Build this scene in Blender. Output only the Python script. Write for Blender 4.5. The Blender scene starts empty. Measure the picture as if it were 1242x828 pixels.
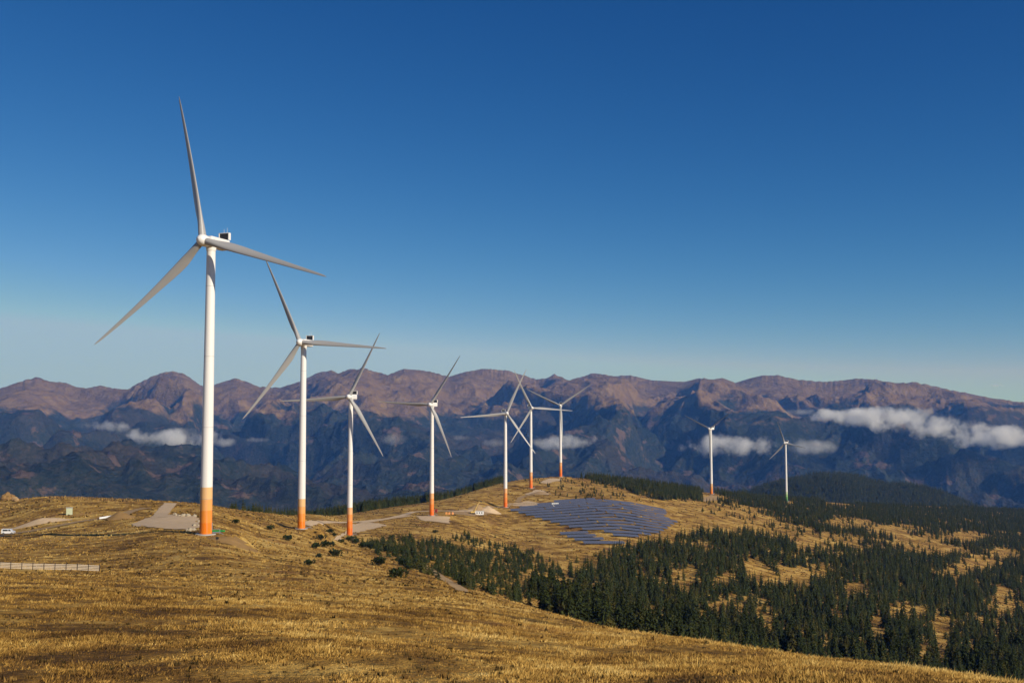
import bpy, bmesh, math, random
import numpy as np
from mathutils import Vector, Matrix

# ------------------------------------------------------------------ camera, sky, sun
SC = bpy.context.scene
COL = SC.collection
F, CX, CY = 1250.0, 621.0, 414.0            # focal length and centre in the photograph's 1242-wide pixels
PITCH = math.atan(81 / F)
SUN_AZ, SUN_EL = math.radians(52), math.radians(28)   # azimuth to the right of straight behind the camera

cam_d = bpy.data.cameras.new('camera')
cam = bpy.data.objects.new('camera', cam_d)
COL.objects.link(cam)
cam_d.sensor_width = 36
cam_d.lens = 36 * F / 1242
cam_d.clip_start, cam_d.clip_end = 0.1, 90000
cam.rotation_euler = (math.pi / 2 + PITCH, 0, 0)
SC.camera = cam

W = bpy.data.worlds.new('World')
SC.world = W
W.use_nodes = True
wn = W.node_tree
bg = wn.nodes['Background']
sky = wn.nodes.new('ShaderNodeTexSky')
sky.sky_type = 'NISHITA'
sky.sun_disc = False
sky.sun_elevation = SUN_EL
sky.sun_rotation = math.pi - SUN_AZ
sky.altitude = 2600
sky.air_density = 1.0
sky.dust_density = 0.25
sky.ozone_density = 3.0
# the deep blue of a polarised, contrasty exposure: each channel of the sky gets its own tone curve
sep = wn.nodes.new('ShaderNodeSeparateColor'); comb = wn.nodes.new('ShaderNodeCombineColor')
wn.links.new(sky.outputs[0], sep.inputs[0])
for ch, (g, k, cap) in enumerate(((2.2, .150, 4.6), (1.34, .485, 6.75), (.97, 1.07, 8.2))):
    mn = wn.nodes.new('ShaderNodeMath'); mn.operation = 'MINIMUM'; mn.inputs[1].default_value = cap
    pw = wn.nodes.new('ShaderNodeMath'); pw.operation = 'POWER'; pw.inputs[1].default_value = g
    ml = wn.nodes.new('ShaderNodeMath'); ml.operation = 'MULTIPLY'; ml.inputs[1].default_value = k
    wn.links.new(sep.outputs[ch], mn.inputs[0]); wn.links.new(mn.outputs[0], pw.inputs[0])
    wn.links.new(pw.outputs[0], ml.inputs[0]); wn.links.new(ml.outputs[0], comb.inputs[ch])
wn.links.new(comb.outputs[0], bg.inputs[0])
bg.inputs[1].default_value = 0.075

sun_dir = Vector((math.sin(SUN_AZ) * math.cos(SUN_EL), -math.cos(SUN_AZ) * math.cos(SUN_EL), math.sin(SUN_EL)))
ld = bpy.data.lights.new('sun', 'SUN')
ld.energy = 4.9
ld.angle = math.radians(0.5)
ld.color = (1.0, 0.90, 0.76)
lo = bpy.data.objects.new('sun', ld)
lo.rotation_euler = (-sun_dir).to_track_quat('-Z', 'Y').to_euler()
COL.objects.link(lo)

SC.view_settings.view_transform = 'Standard'
SC.view_settings.look = 'None'
SC.view_settings.exposure = 0.0
SC.view_settings.gamma = 1.0
SC.view_settings.use_curve_mapping = False
SC.render.engine = 'CYCLES'
SC.cycles.use_denoising = True
SC.cycles.denoiser = 'OPENIMAGEDENOISE'
SC.cycles.max_bounces = 5
SC.cycles.diffuse_bounces = 2
SC.cycles.glossy_bounces = 2
SC.cycles.transparent_max_bounces = 8
SC.cycles.volume_bounces = 3
SC.cycles.volume_step_rate = 1.0
SC.cycles.volume_max_steps = 256
RNG = np.random.default_rng(7)

# ------------------------------------------------------------------ helpers
def tag(o, label=None, cat=None, group=None, kind=None):
    for k, v in (('label', label), ('category', cat), ('group', group), ('kind', kind)):
        if v: o[k] = v
    return o

def mesh_np(name, V, Fc, mat=None, smooth=False, mats=None, mi=None):
    """V (n,3), Fc (m,k) with k = 3 or 4 -> mesh"""
    V = np.asarray(V, np.float32); Fc = np.asarray(Fc, np.int32)
    me = bpy.data.meshes.new(name)
    m, k = Fc.shape
    me.vertices.add(len(V)); me.vertices.foreach_set('co', V.ravel())
    me.loops.add(m * k); me.loops.foreach_set('vertex_index', Fc.ravel())
    me.polygons.add(m)
    me.polygons.foreach_set('loop_start', np.arange(0, m * k, k, dtype=np.int32))
    for q in (mats or ([mat] if mat else [])): me.materials.append(q)
    if mi is not None: me.polygons.foreach_set('material_index', np.asarray(mi, np.int32))
    me.polygons.foreach_set('use_smooth', np.full(m, smooth, bool))
    me.update(calc_edges=True)
    return me

def link(name, me, parent=None, loc=None, rot=None):
    o = bpy.data.objects.new(name, me)
    COL.objects.link(o)
    if parent: o.parent = parent
    if loc is not None: o.location = loc
    if rot is not None: o.rotation_euler = rot
    return o

class MB:
    """collects simple solids, then makes one mesh object"""
    def __init__(s): s.bm = bmesh.new()
    def box(s, c, d, rot=None, bevel=0.0):
        r = bmesh.ops.create_cube(s.bm, size=1.0)
        vs = r['verts']
        M = Matrix.Translation(c) @ (rot.to_4x4() if rot else Matrix()) @ Matrix.Diagonal((*d, 1))
        bmesh.ops.transform(s.bm, matrix=M, verts=vs)
        if bevel:
            es = list({e for v in vs for e in v.link_edges})
            bmesh.ops.bevel(s.bm, geom=es, offset=bevel, segments=2, affect='EDGES', profile=0.5)
        return s
    def cyl(s, p0, p1, r0, r1=None, n=12, caps=True):
        r1 = r0 if r1 is None else r1
        p0, p1 = Vector(p0), Vector(p1)
        d = p1 - p0
        q = d.to_track_quat('Z', 'Y').to_matrix().to_4x4()
        r = bmesh.ops.create_cone(s.bm, cap_ends=caps, segments=n, radius1=r0, radius2=max(r1, 1e-4), depth=d.length)
        bmesh.ops.transform(s.bm, matrix=Matrix.Translation((p0 + p1) / 2) @ q, verts=r['verts'])
        return s
    def prism(s, pts, axis_from, axis_to):
        """pts: list of (a, b) in the xz plane, extruded along y from axis_from to axis_to"""
        A = [s.bm.verts.new((x, axis_from, z)) for x, z in pts]
        B = [s.bm.verts.new((x, axis_to, z)) for x, z in pts]
        n = len(pts)
        s.bm.faces.new(A[::-1]); s.bm.faces.new(B)
        for i in range(n): s.bm.faces.new((A[i], A[(i + 1) % n], B[(i + 1) % n], B[i]))
        return s
    def blob(s, c, r, sub=2, amp=0.25, seed=0):
        q = bmesh.ops.create_icosphere(s.bm, subdivisions=sub, radius=1.0)
        rr = random.Random(seed)
        ph = [rr.uniform(0, 6.3) for _ in range(6)]
        for v in q['verts']:
            p = v.co
            k = 1 + amp * (math.sin(p.x * 3.1 + ph[0]) * math.sin(p.y * 2.7 + ph[1]) + 0.6 * math.sin(p.z * 5.3 + ph[2]) * math.sin(p.x * 6.1 + ph[3])) + rr.uniform(-amp, amp) * .35
            v.co = Vector((c[0] + p.x * r[0] * k, c[1] + p.y * r[1] * k, c[2] + p.z * r[2] * k))
        return s
    def build(s, name, mat, parent=None, smooth=False, loc=None, rot=None):
        bmesh.ops.recalc_face_normals(s.bm, faces=s.bm.faces[:])
        me = bpy.data.meshes.new(name)
        s.bm.to_mesh(me); s.bm.free()
        if smooth:
            me.polygons.foreach_set('use_smooth', np.ones(len(me.polygons), bool))
        me.materials.append(mat)
        return link(name, me, parent, loc, rot)

def empty(name, loc, rz=0.0):
    o = bpy.data.objects.new(name, None)
    o.empty_display_size = 1
    o.location = loc; o.rotation_euler = (0, 0, rz)
    COL.objects.link(o)
    return o

def copy_tree(o, parent=None):
    c = o.copy(); COL.objects.link(c); c.parent = parent
    for ch in list(o.children): copy_tree(ch, c)
    return c

# -- numpy gradient noise
def _hash(ix, iy, seed):
    h = (ix.astype(np.int64) * 374761393 + iy.astype(np.int64) * 668265263 + seed * 974634777) & 0xffffffff
    h = ((h ^ (h >> 13)) * 1274126177) & 0xffffffff
    return (h ^ (h >> 16)) & 0xffff
def perlin(x, y, seed=0):
    x0, y0 = np.floor(x), np.floor(y)
    fx, fy = x - x0, y - y0
    ux = fx * fx * fx * (fx * (fx * 6 - 15) + 10); uy = fy * fy * fy * (fy * (fy * 6 - 15) + 10)
    def g(dx, dy):
        a = _hash(x0 + dx, y0 + dy, seed) * (2 * np.pi / 65536)
        return np.cos(a) * (fx - dx) + np.sin(a) * (fy - dy)
    a = g(0, 0) + ux * (g(1, 0) - g(0, 0)); b = g(0, 1) + ux * (g(1, 1) - g(0, 1))
    return (a + uy * (b - a)) * 1.5
def fbm(x, y, n=4, seed=0, gain=.5):
    s = 0; a = 1
    for i in range(n):
        s = s + a * perlin(x, y, seed + i * 17); x = x * 2.03 + 11.3; y = y * 2.03 - 7.1; a *= gain
    return s
def ridged(x, y, n=5, seed=0, gain=.5):
    s = 0; a = 1; w = 1
    for i in range(n):
        v = 1 - np.abs(perlin(x, y, seed + i * 13)); v = v * v
        s = s + a * v * w; w = np.clip(v * 1.3, 0, 1); x = x * 2.07 + 5.3; y = y * 2.07 + 3.7; a *= gain
    return s
def sstep(a, b, x):
    t = np.clip((x - a) / (b - a), 0, 1); return t * t * (3 - 2 * t)

def pchip(x, y, xq):
    """monotone cubic; y is (n,) or (n,m)"""
    x = np.asarray(x, float); y = np.asarray(y, float)
    h = np.diff(x); one = y.ndim == 1
    if one: y = y[:, None]
    d = np.diff(y, axis=0) / h[:, None]
    m = np.zeros_like(y); m[0] = d[0]; m[-1] = d[-1]
    w1 = (2 * h[1:] + h[:-1])[:, None]; w2 = (h[1:] + 2 * h[:-1])[:, None]
    ok = d[:-1] * d[1:] > 0
    with np.errstate(divide='ignore', invalid='ignore'):
        mm = (w1 + w2) / (w1 / d[:-1] + w2 / d[1:])
    m[1:-1] = np.where(ok, mm, 0)
    xq = np.clip(xq, x[0], x[-1])
    i = np.clip(np.searchsorted(x, xq, side='right') - 1, 0, len(x) - 2)
    t = ((xq - x[i]) / h[i])[:, None]; hh = h[i][:, None]
    r = ((1 + 2 * t) * (1 - t) ** 2 * y[i] + t * (1 - t) ** 2 * hh * m[i] + t * t * (3 - 2 * t) * y[i + 1] + t * t * (t - 1) * hh * m[i + 1])
    return r[:, 0] if one else r

# -- the survey: what bearing and slope a sight line has, so positions measured on the photograph become places
SP, CP = math.sin(PITCH), math.cos(PITCH)
def py2t(py):
    u = -(np.asarray(py, float) - CY) / F
    return (SP + u * CP) / (CP - u * SP)
def ray_u(px, py):
    u = -(py - CY) / F
    return ((px - CX) / F) / (CP - u * SP)
def at(px, py, Y):
    return Vector((ray_u(px, py) * Y, Y, float(py2t(py)) * Y))
def project(x, y, z):
    d = y * CP + z * SP; v = -y * SP + z * CP
    return CX + F * x / d, CY - F * v / d

# ------------------------------------------------------------------ materials
def newmat(name):
    m = bpy.data.materials.new(name); m.use_nodes = True
    nt = m.node_tree
    return m, nt, nt.nodes['Principled BSDF']
def N(nt, t, **kw):
    n = nt.nodes.new(t)
    for k, v in kw.items():
        if k[0] == '_': n.inputs[k[1:]].default_value = v
        else: setattr(n, k, v)
    return n
def L(nt, a, b): nt.links.new(a, b)
def noise(nt, vec, scale, detail=3, rough=.55):
    n = N(nt, 'ShaderNodeTexNoise'); n.inputs['Scale'].default_value = scale; n.inputs['Detail'].default_value = detail; n.inputs['Roughness'].default_value = rough
    L(nt, vec, n.inputs['Vector']); return n.outputs['Fac']
def ramp(nt, fac, stops, interp='LINEAR'):
    r = N(nt, 'ShaderNodeValToRGB'); e = r.color_ramp; e.interpolation = interp
    while len(e.elements) < len(stops): e.elements.new(.5)
    for q, (p, c) in zip(e.elements, stops):
        q.position = p; q.color = (*c, 1) if len(c) == 3 else c
    L(nt, fac, r.inputs['Fac']); return r.outputs['Color']
def mix(nt, fac, a, b, blend='MIX'):
    m = N(nt, 'ShaderNodeMix', data_type='RGBA', blend_type=blend)
    for s, v in ((m.inputs['Factor'], fac), (m.inputs[6], a), (m.inputs[7], b)):
        if hasattr(v, 'links'): L(nt, v, s)
        elif isinstance(v, (int, float)): s.default_value = v
        else: s.default_value = (*v, 1)
    return m.outputs[2]
def math_(nt, op, a, b=0.0, c=None):
    m = N(nt, 'ShaderNodeMath', operation=op)
    for s, v in zip(m.inputs, (a, b, c)):
        if v is None: continue
        if hasattr(v, 'links'): L(nt, v, s)
        else: s.default_value = v
    return m.outputs[0]
def smooth01(nt, x, a, b):
    m = N(nt, 'ShaderNodeMapRange', interpolation_type='SMOOTHSTEP')
    L(nt, x, m.inputs['Value']); m.inputs['From Min'].default_value = a; m.inputs['From Max'].default_value = b
    return m.outputs[0]
def simple(name, col, rough=.6, metal=0.0, var=.12, scale=1.5, spec=.3):
    m, nt, b = newmat(name)
    g = N(nt, 'ShaderNodeTexCoord').outputs['Object']
    f = noise(nt, g, scale, 4)
    L(nt, mix(nt, f, tuple(c * (1 - var) for c in col), tuple(min(1, c * (1 + var)) for c in col)), b.inputs['Base Color'])
    b.inputs['Roughness'].default_value = rough; b.inputs['Metallic'].default_value = metal
    b.inputs['Specular IOR Level'].default_value = spec
    return m

STRAW = [(.00, (.060, .032, .011)), (.25, (.110, .056, .015)), (.42, (.21, .112, .025)), (.57, (.35, .197, .042)), (.75, (.51, .315, .078)), (1.0, (.66, .47, .16))]
def heath_colour(nt, pos):
    """patches of straw-coloured grass and brown heath, by place on the hill"""
    a = noise(nt, pos, .018, 4); b = noise(nt, pos, .11, 5, .6); c = noise(nt, pos, .9, 4, .65)
    f = math_(nt, 'ADD', math_(nt, 'MULTIPLY', a, .35), math_(nt, 'ADD', math_(nt, 'MULTIPLY', b, .75), math_(nt, 'MULTIPLY', c, .55)))
    f = math_(nt, 'MULTIPLY_ADD', f, .88, .099)
    f = math_(nt, 'MULTIPLY_ADD', f, 2.45, -1.45)
    return f
def make_ground_mat():
    m, nt, bs = newmat('dry_heath')
    pos = N(nt, 'ShaderNodeNewGeometry').outputs['Position']
    f = heath_colour(nt, pos)
    fine = noise(nt, pos, 3.0, 5, .7)
    f = math_(nt, 'ADD', f, math_(nt, 'MULTIPLY_ADD', fine, .5, -.25))
    col = ramp(nt, f, STRAW)
    red = smooth01(nt, noise(nt, pos, .035, 4), .56, .70)
    col = mix(nt, math_(nt, 'MULTIPLY', red, .45), col, (.20, .085, .035))
    grn = smooth01(nt, noise(nt, pos, .05, 5, .65), .58, .68)
    col = mix(nt, math_(nt, 'MULTIPLY', grn, .5), col, (.075, .065, .022))
    L(nt, col, bs.inputs['Base Color'])
    bs.inputs['Roughness'].default_value = .95; bs.inputs['Specular IOR Level'].default_value = .1
    bmp = N(nt, 'ShaderNodeBump', _Strength=.7, _Distance=.5)
    L(nt, math_(nt, 'ADD', noise(nt, pos, .8, 6, .7), math_(nt, 'MULTIPLY', noise(nt, pos, .25, 4, .6), 1.2)), bmp.inputs['Height'])
    L(nt, bmp.outputs[0], bs.inputs['Normal'])
    return m
def make_grass_mat():
    m, nt, bs = newmat('dry_grass_blades')
    pos = N(nt, 'ShaderNodeNewGeometry').outputs['Position']
    f = heath_colour(nt, pos)
    at_ = N(nt, 'ShaderNodeAttribute', attribute_name='tint')
    f = math_(nt, 'ADD', f, math_(nt, 'MULTIPLY_ADD', at_.outputs['Fac'], .46, -.14))
    col = ramp(nt, f, STRAW)
    red = smooth01(nt, noise(nt, pos, .035, 4), .56, .70)
    col = mix(nt, math_(nt, 'MULTIPLY', red, .4), col, (.22, .095, .035))
    L(nt, col, bs.inputs['Base Color'])
    bs.inputs['Roughness'].default_value = .8; bs.inputs['Specular IOR Level'].default_value = .15
    return m
def make_mountain_mat():
    m, nt, bs = newmat('mountain_slopes')
    g = N(nt, 'ShaderNodeNewGeometry'); pos = g.outputs['Position']
    z = N(nt, 'ShaderNodeSeparateXYZ'); L(nt, pos, z.inputs[0]); z = z.outputs['Z']
    n1 = noise(nt, pos, .0011, 6, .6); n2 = noise(nt, pos, .006, 6, .65); n3 = noise(nt, pos, .02, 4, .7)
    hi = math_(nt, 'ADD', z, math_(nt, 'ADD', math_(nt, 'MULTIPLY_ADD', n1, 950, -475), math_(nt, 'MULTIPLY_ADD', n2, 260, -130)))
    tree = smooth01(nt, hi, -50, 70)
    rock = ramp(nt, n2, [(.25, (.095, .064, .036)), (.5, (.18, .118, .056)), (.68, (.25, .175, .085)), (.85, (.31, .24, .14))])
    rock = mix(nt, smooth01(nt, n3, .45, .75), rock, (.15, .10, .09))
    forest = ramp(nt, math_(nt, 'ADD', math_(nt, 'MULTIPLY', noise(nt, pos, .035, 4, .75), .62), math_(nt, 'MULTIPLY', n2, .4)), [(.34, (.010, .016, .015)), (.50, (.024, .033, .027)), (.62, (.054, .052, .040)), (.78, (.115, .085, .062))])
    n4 = noise(nt, pos, .0036, 5, .6); n5 = noise(nt, pos, .0007, 3, .5)
    clear = math_(nt, 'MULTIPLY', smooth01(nt, math_(nt, 'ADD', n4, math_(nt, 'MULTIPLY_ADD', n2, .7, -.35)), .60, .68), .7)
    forest = mix(nt, clear, forest, (.15, .10, .075))
    larch = smooth01(nt, n5, .48, .62)
    forest = mix(nt, math_(nt, 'MULTIPLY', math_(nt, 'MULTIPLY', larch, n3), .5), forest, (.085, .052, .036))
    L(nt, mix(nt, tree, forest, rock), bs.inputs['Base Color'])
    bs.inputs['Roughness'].default_value = 1; bs.inputs['Specular IOR Level'].default_value = .0
    bmp = N(nt, 'ShaderNodeBump', _Strength=1.0, _Distance=60)
    L(nt, math_(nt, 'ADD', math_(nt, 'MULTIPLY', noise(nt, pos, .008, 7, .65), 1.0), math_(nt, 'MULTIPLY', noise(nt, pos, .04, 3, .6), .25)), bmp.inputs['Height'])
    L(nt, bmp.outputs[0], bs.inputs['Normal'])
    return m
def make_needles(name, a, b, c):
    m, nt, bs = newmat(name)
    pos = N(nt, 'ShaderNodeNewGeometry').outputs['Position']
    n1 = noise(nt, pos, 1.1, 3); n2 = noise(nt, pos, .11, 2)
    col = ramp(nt, n1, [(.3, a), (.55, b), (.75, c)])
    col = mix(nt, math_(nt, 'MULTIPLY', smooth01(nt, n2, .48, .68), .75), col, tuple(x * y for x, y in zip(c, (1.25, .95, .75))))
    L(nt, col, bs.inputs['Base Color'])
    bs.inputs['Roughness'].default_value = .85; bs.inputs['Specular IOR Level'].default_value = .15
    return m
def make_tower_mat(name, stops):
    m, nt, bs = newmat(name)
    g = N(nt, 'ShaderNodeTexCoord').outputs['Object']
    z = N(nt, 'ShaderNodeSeparateXYZ'); L(nt, g, z.inputs[0]); z = z.outputs['Z']
    col = ramp(nt, math_(nt, 'DIVIDE', z, 100.0), stops, 'CONSTANT')
    st = N(nt, 'ShaderNodeMapping'); L(nt, g, st.inputs[0]); st.inputs['Scale'].default_value = (1.5, 1.5, .05)
    f = noise(nt, st.outputs[0], 1.0, 5)
    col = mix(nt, math_(nt, 'MULTIPLY', smooth01(nt, f, .5, .8), .22), col, (.55, .50, .42))
    # flange joints between the tower sections
    w = math_(nt, 'ABSOLUTE', math_(nt, 'SUBTRACT', math_(nt, 'FRACT', math_(nt, 'DIVIDE', z, 23.0)), .5))
    col = mix(nt, math_(nt, 'MULTIPLY', math_(nt, 'LESS_THAN', w, .004), .5), col, (.3, .3, .3))
    L(nt, col, bs.inputs['Base Color'])
    bs.inputs['Roughness'].default_value = .38; bs.inputs['Specular IOR Level'].default_value = .4
    return m

WHITE = (.80, .78, .74)
def bands(h, cols):
    n = len(cols)
    return [(h / 100 * i / n, c) for i, c in enumerate(cols)] + [(h / 100, WHITE)]
ORANGE = [(.80, .145, .006), (.79, .20, .020), (.78, .28, .060), (.76, .40, .17)]
M = dict(
    ground=make_ground_mat(), grass=make_grass_mat(), mountain=make_mountain_mat(),
    spruce=make_needles('spruce_needles', (.011, .016, .005), (.031, .042, .010), (.068, .074, .018)),
    pine=make_needles('mountain_pine_needles', (.012, .020, .008), (.030, .045, .015), (.06, .072, .025)),
    bark=simple('bark', (.06, .045, .035), .95),
    tower=make_tower_mat('painted_tower', bands(15, [(.82, .20, .008), (.80, .26, .03), (.79, .35, .09), (.77, .46, .20)])),
    tower_tall=make_tower_mat('painted_tower_tall_band', bands(19, ORANGE)),
    tower_green=make_tower_mat('painted_tower_green', bands(16, [(.05, .22, .06), (.12, .34, .10), (.30, .48, .18), (.55, .64, .40)])),
    blade=simple('blade_grey', (.35, .345, .335), .35, var=.05, scale=.4, spec=.4),
    hub=simple('hub_white', (.80, .78, .74), .35, var=.03, spec=.4),
    dark=simple('cooler_dark', (.03, .03, .032), .5),
    black=simple('rubber_black', (.02, .02, .02), .8),
    concrete=simple('concrete', (.42, .40, .36), .9, scale=.8),
    gravel=simple('gravel', (.56, .41, .25), .95, var=.25, scale=.35, spec=.1),
    track=simple('track_gravel', (.36, .24, .12), .95, var=.3, scale=.3, spec=.1),
    bank=simple('bare_earth', (.27, .165, .065), .95, var=.3, scale=.3, spec=.1),
    rock=simple('pale_rock', (.40, .34, .24), .9, var=.25, scale=.8, spec=.1),
    fencewood=simple('weathered_wood', (.66, .56, .42), .85, var=.2, scale=2),
    steel=simple('galvanised', (.45, .46, .47), .45, .7),
    vanwhite=simple('white_paint', (.80, .80, .78), .25, var=.02, spec=.5),
    glass=simple('dark_glass', (.02, .025, .03), .08, spec=.6),
    yellow=simple('machine_yellow', (.62, .42, .12), .5),
    orange=simple('orange_plastic', (.80, .36, .12), .5),
    green=simple('green_sheet', (.02, .30, .06), .6),
    kiosk=simple('pale_green_kiosk', (.50, .54, .36), .6),
    hutwood=simple('brown_hut', (.16, .07, .045), .8),
    red=simple('red_paint', (.45, .05, .03), .5),
)
def make_panel_mat():
    m, nt, bs = newmat('solar_cells')
    g = N(nt, 'ShaderNodeTexCoord').outputs['Object']
    b = N(nt, 'ShaderNodeTexBrick'); L(nt, g, b.inputs['Vector'])
    b.offset = 0; b.inputs['Scale'].default_value = 1
    b.inputs['Brick Width'].default_value = 1.0; b.inputs['Row Height'].default_value = 1.65; b.inputs['Mortar Size'].default_value = .025
    b.inputs['Color1'].default_value = (.075, .085, .125, 1); b.inputs['Color2'].default_value = (.090, .10, .14, 1); b.inputs['Mortar'].default_value = (.35, .36, .38, 1)
    L(nt, b.outputs['Color'], bs.inputs['Base Color'])
    bs.inputs['Roughness'].default_value = .32; bs.inputs['Specular IOR Level'].default_value = .7
    return m
M['panel'] = make_panel_mat()

# ------------------------------------------------------------------ the hill: relief measured along lines of sight
COLS = {
 -300: [(17,800),(25,765),(48,725),(90,702),(190,688),(300,665),(430,640),(520,622),(600,604),(700,597),(900,604),(1500,760),(3500,800)],
 0:    [(17,800),(25,766),(48,726),(90,704),(190,692),(300,669),(430,650),(520,628),(600,612),(660,605),(800,625),(1500,760),(3500,800)],
 60:   [(17,800),(25,766),(48,727),(90,705),(190,693),(300,668),(420,643),(500,620),(580,604),(640,601),(760,614),(1500,760),(3500,800)],
 130:  [(17,801),(25,767),(48,729),(90,708),(190,694),(300,667),(400,641),(500,618),(600,605),(680,607),(800,630),(1500,760),(3500,800)],
 190:  [(17,802),(25,768),(48,731),(90,710),(190,693),(290,665),(350,645),(420,629),(500,616),(580,607),(660,609),(800,640),(1500,760),(3500,800)],
 250:  [(17,803),(25,769),(48,733),(90,713),(190,692),(270,668),(336,648),(420,628),(500,615),(570,610),(660,615),(800,645),(1500,760),(3500,800)],
 310:  [(17,804),(25,770),(48,735),(90,715),(190,695),(300,673),(400,655),(500,635),(600,622),(650,619),(760,628),(900,660),(1500,770),(3500,810)],
 365:  [(17,805),(25,773),(48,739),(90,718),(190,698),(300,680),(420,661),(531,641),(640,629),(760,622),(850,621),(1000,640),(1500,760),(3500,810)],
 425:  [(17,807),(25,776),(48,743),(90,723),(190,704),(300,690),(420,677),(560,664),(716,649),(800,637),(900,625),(960,621),(1100,632),(1600,760),(3500,820)],
 475:  [(17,810),(25,779),(48,747),(90,726),(190,707),(300,696),(420,685),(560,670),(700,653),(810,637),(900,624),(980,616),(1060,613),(1150,625),(1650,760),(3500,820)],
 523:  [(16,815),(25,783),(48,751),(90,729),(150,716),(220,708),(300,704),(420,694),(560,677),(700,655),(800,640),(893,625),(960,618),(1050,609),(1120,604),(1250,625),(1700,760),(3500,820)],
 570:  [(16,820),(25,786),(48,755),(85,735),(130,724),(190,719),(260,719),(420,706),(560,687),(700,664),(830,642),(930,624),(1020,612),(1100,601),(1200,594),(1260,593),(1400,612),(1800,760),(3500,830)],
 615:  [(15,826),(25,790),(48,761),(80,744),(120,734),(160,731),(250,738),(400,722),(550,700),(700,676),(850,650),(950,632),(1055,615),(1150,601),(1250,588),(1340,579),(1460,592),(1900,760),(3500,830)],
 645:  [(15,830),(25,793),(48,765),(78,749),(115,739),(145,738),(240,748),(400,730),(550,706),(700,681),(830,656),(940,634),(1050,614),(1140,603),(1231,592),(1330,580),(1400,573),(1520,588),(2000,760),(3500,830)],
 680:  [(15,834),(25,797),(48,769),(75,755),(110,747),(130,746),(220,758),(400,740),(550,713),(700,686),(800,663),(900,642),(1000,622),(1060,612),(1200,596),(1387,578),(1450,574),(1600,592),(2200,760),(3500,820)],
 740:  [(14,835),(24,802),(40,779),(60,767),(85,761),(95,761),(200,786),(400,760),(550,728),(700,694),(790,668),(900,641),(1000,620),(1060,609),(1200,597),(1400,586),(1500,581),(1650,592),(2300,740),(3500,800)],
 800:  [(14,837),(23,804),(37,783),(55,773),(70,771),(170,800),(380,780),(500,752),(620,722),(760,684),(850,660),(960,640),(1060,624),(1200,608),(1400,594),(1520,588),(1680,598),(2400,730),(3500,780)],
 860:  [(13,840),(22,807),(35,787),(50,780),(60,779),(150,816),(350,800),(450,780),(600,737),(750,692),(900,657),(1050,634),(1200,619),(1400,605),(1512,599),(1620,596),(1850,606),(2600,710),(3500,760)],
 950:  [(12,840),(20,811),(30,796),(40,791),(120,840),(350,825),(450,797),(600,750),(750,707),(900,674),(1050,653),(1250,632),(1500,616),(1696,609),(1900,605),(2300,622),(3000,690),(3500,730)],
 1100: [(11,842),(18,819),(24,811),(30,809),(100,870),(350,845),(480,802),(600,767),(750,730),(900,702),(1100,671),(1400,642),(1700,626),(2100,615),(2400,612),(2800,635),(3500,700)],
 1242: [(10,850),(16,830),(22,826),(90,890),(350,862),(480,818),(600,788),(750,753),(900,726),(1100,695),(1400,663),(1700,645),(2100,629),(2600,618),(3000,640),(3500,700)],
 1500: [(8,880),(14,852),(80,930),(350,900),(600,825),(900,765),(1400,695),(2000,658),(2800,634),(3500,690)],
}
LY = np.linspace(0, math.log(3600), 900)
def _col(pts):
    Ys = [1.0, 3.0, 6.0]; Y0, t0 = pts[0][0], float(py2t(pts[0][1])); z0 = t0 * Y0
    Ys = [y for y in Ys if y < Y0 * .8]
    ts = [(-1.75 + (z0 + 1.75) * y / Y0) / y for y in Ys]
    x = np.log(Ys + [p[0] for p in pts] + [3700]); t = ts + [float(py2t(p[1])) for p in pts]; t.append(t[-1])
    q = pchip(x, np.array(t), LY)
    k = np.exp(-.5 * (np.arange(-14, 15) / 5.0) ** 2); k /= k.sum()
    zz = q * np.exp(LY)
    zz = np.convolve(np.pad(zz, 14, mode='edge'), k, 'valid')
    sm = zz / np.exp(LY)
    w = sstep(2.0, 2.6, LY)
    return q * (1 - w) + sm * w
_px = np.array(sorted(COLS)); UU = np.linspace(-1.3, 1.3, 1301)
_uc = np.array([ray_u(p, 660) for p in _px])
TT = pchip(_uc, np.array([_col(COLS[p]) for p in _px]), UU)          # (u, logY) -> z / Y
_k = np.exp(-.5 * (np.arange(-20, 21) / 7.0) ** 2); _k /= _k.sum()
TT = np.apply_along_axis(lambda c: np.convolve(np.pad(c, 20, mode='edge'), _k, 'valid'), 0, TT)

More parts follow.
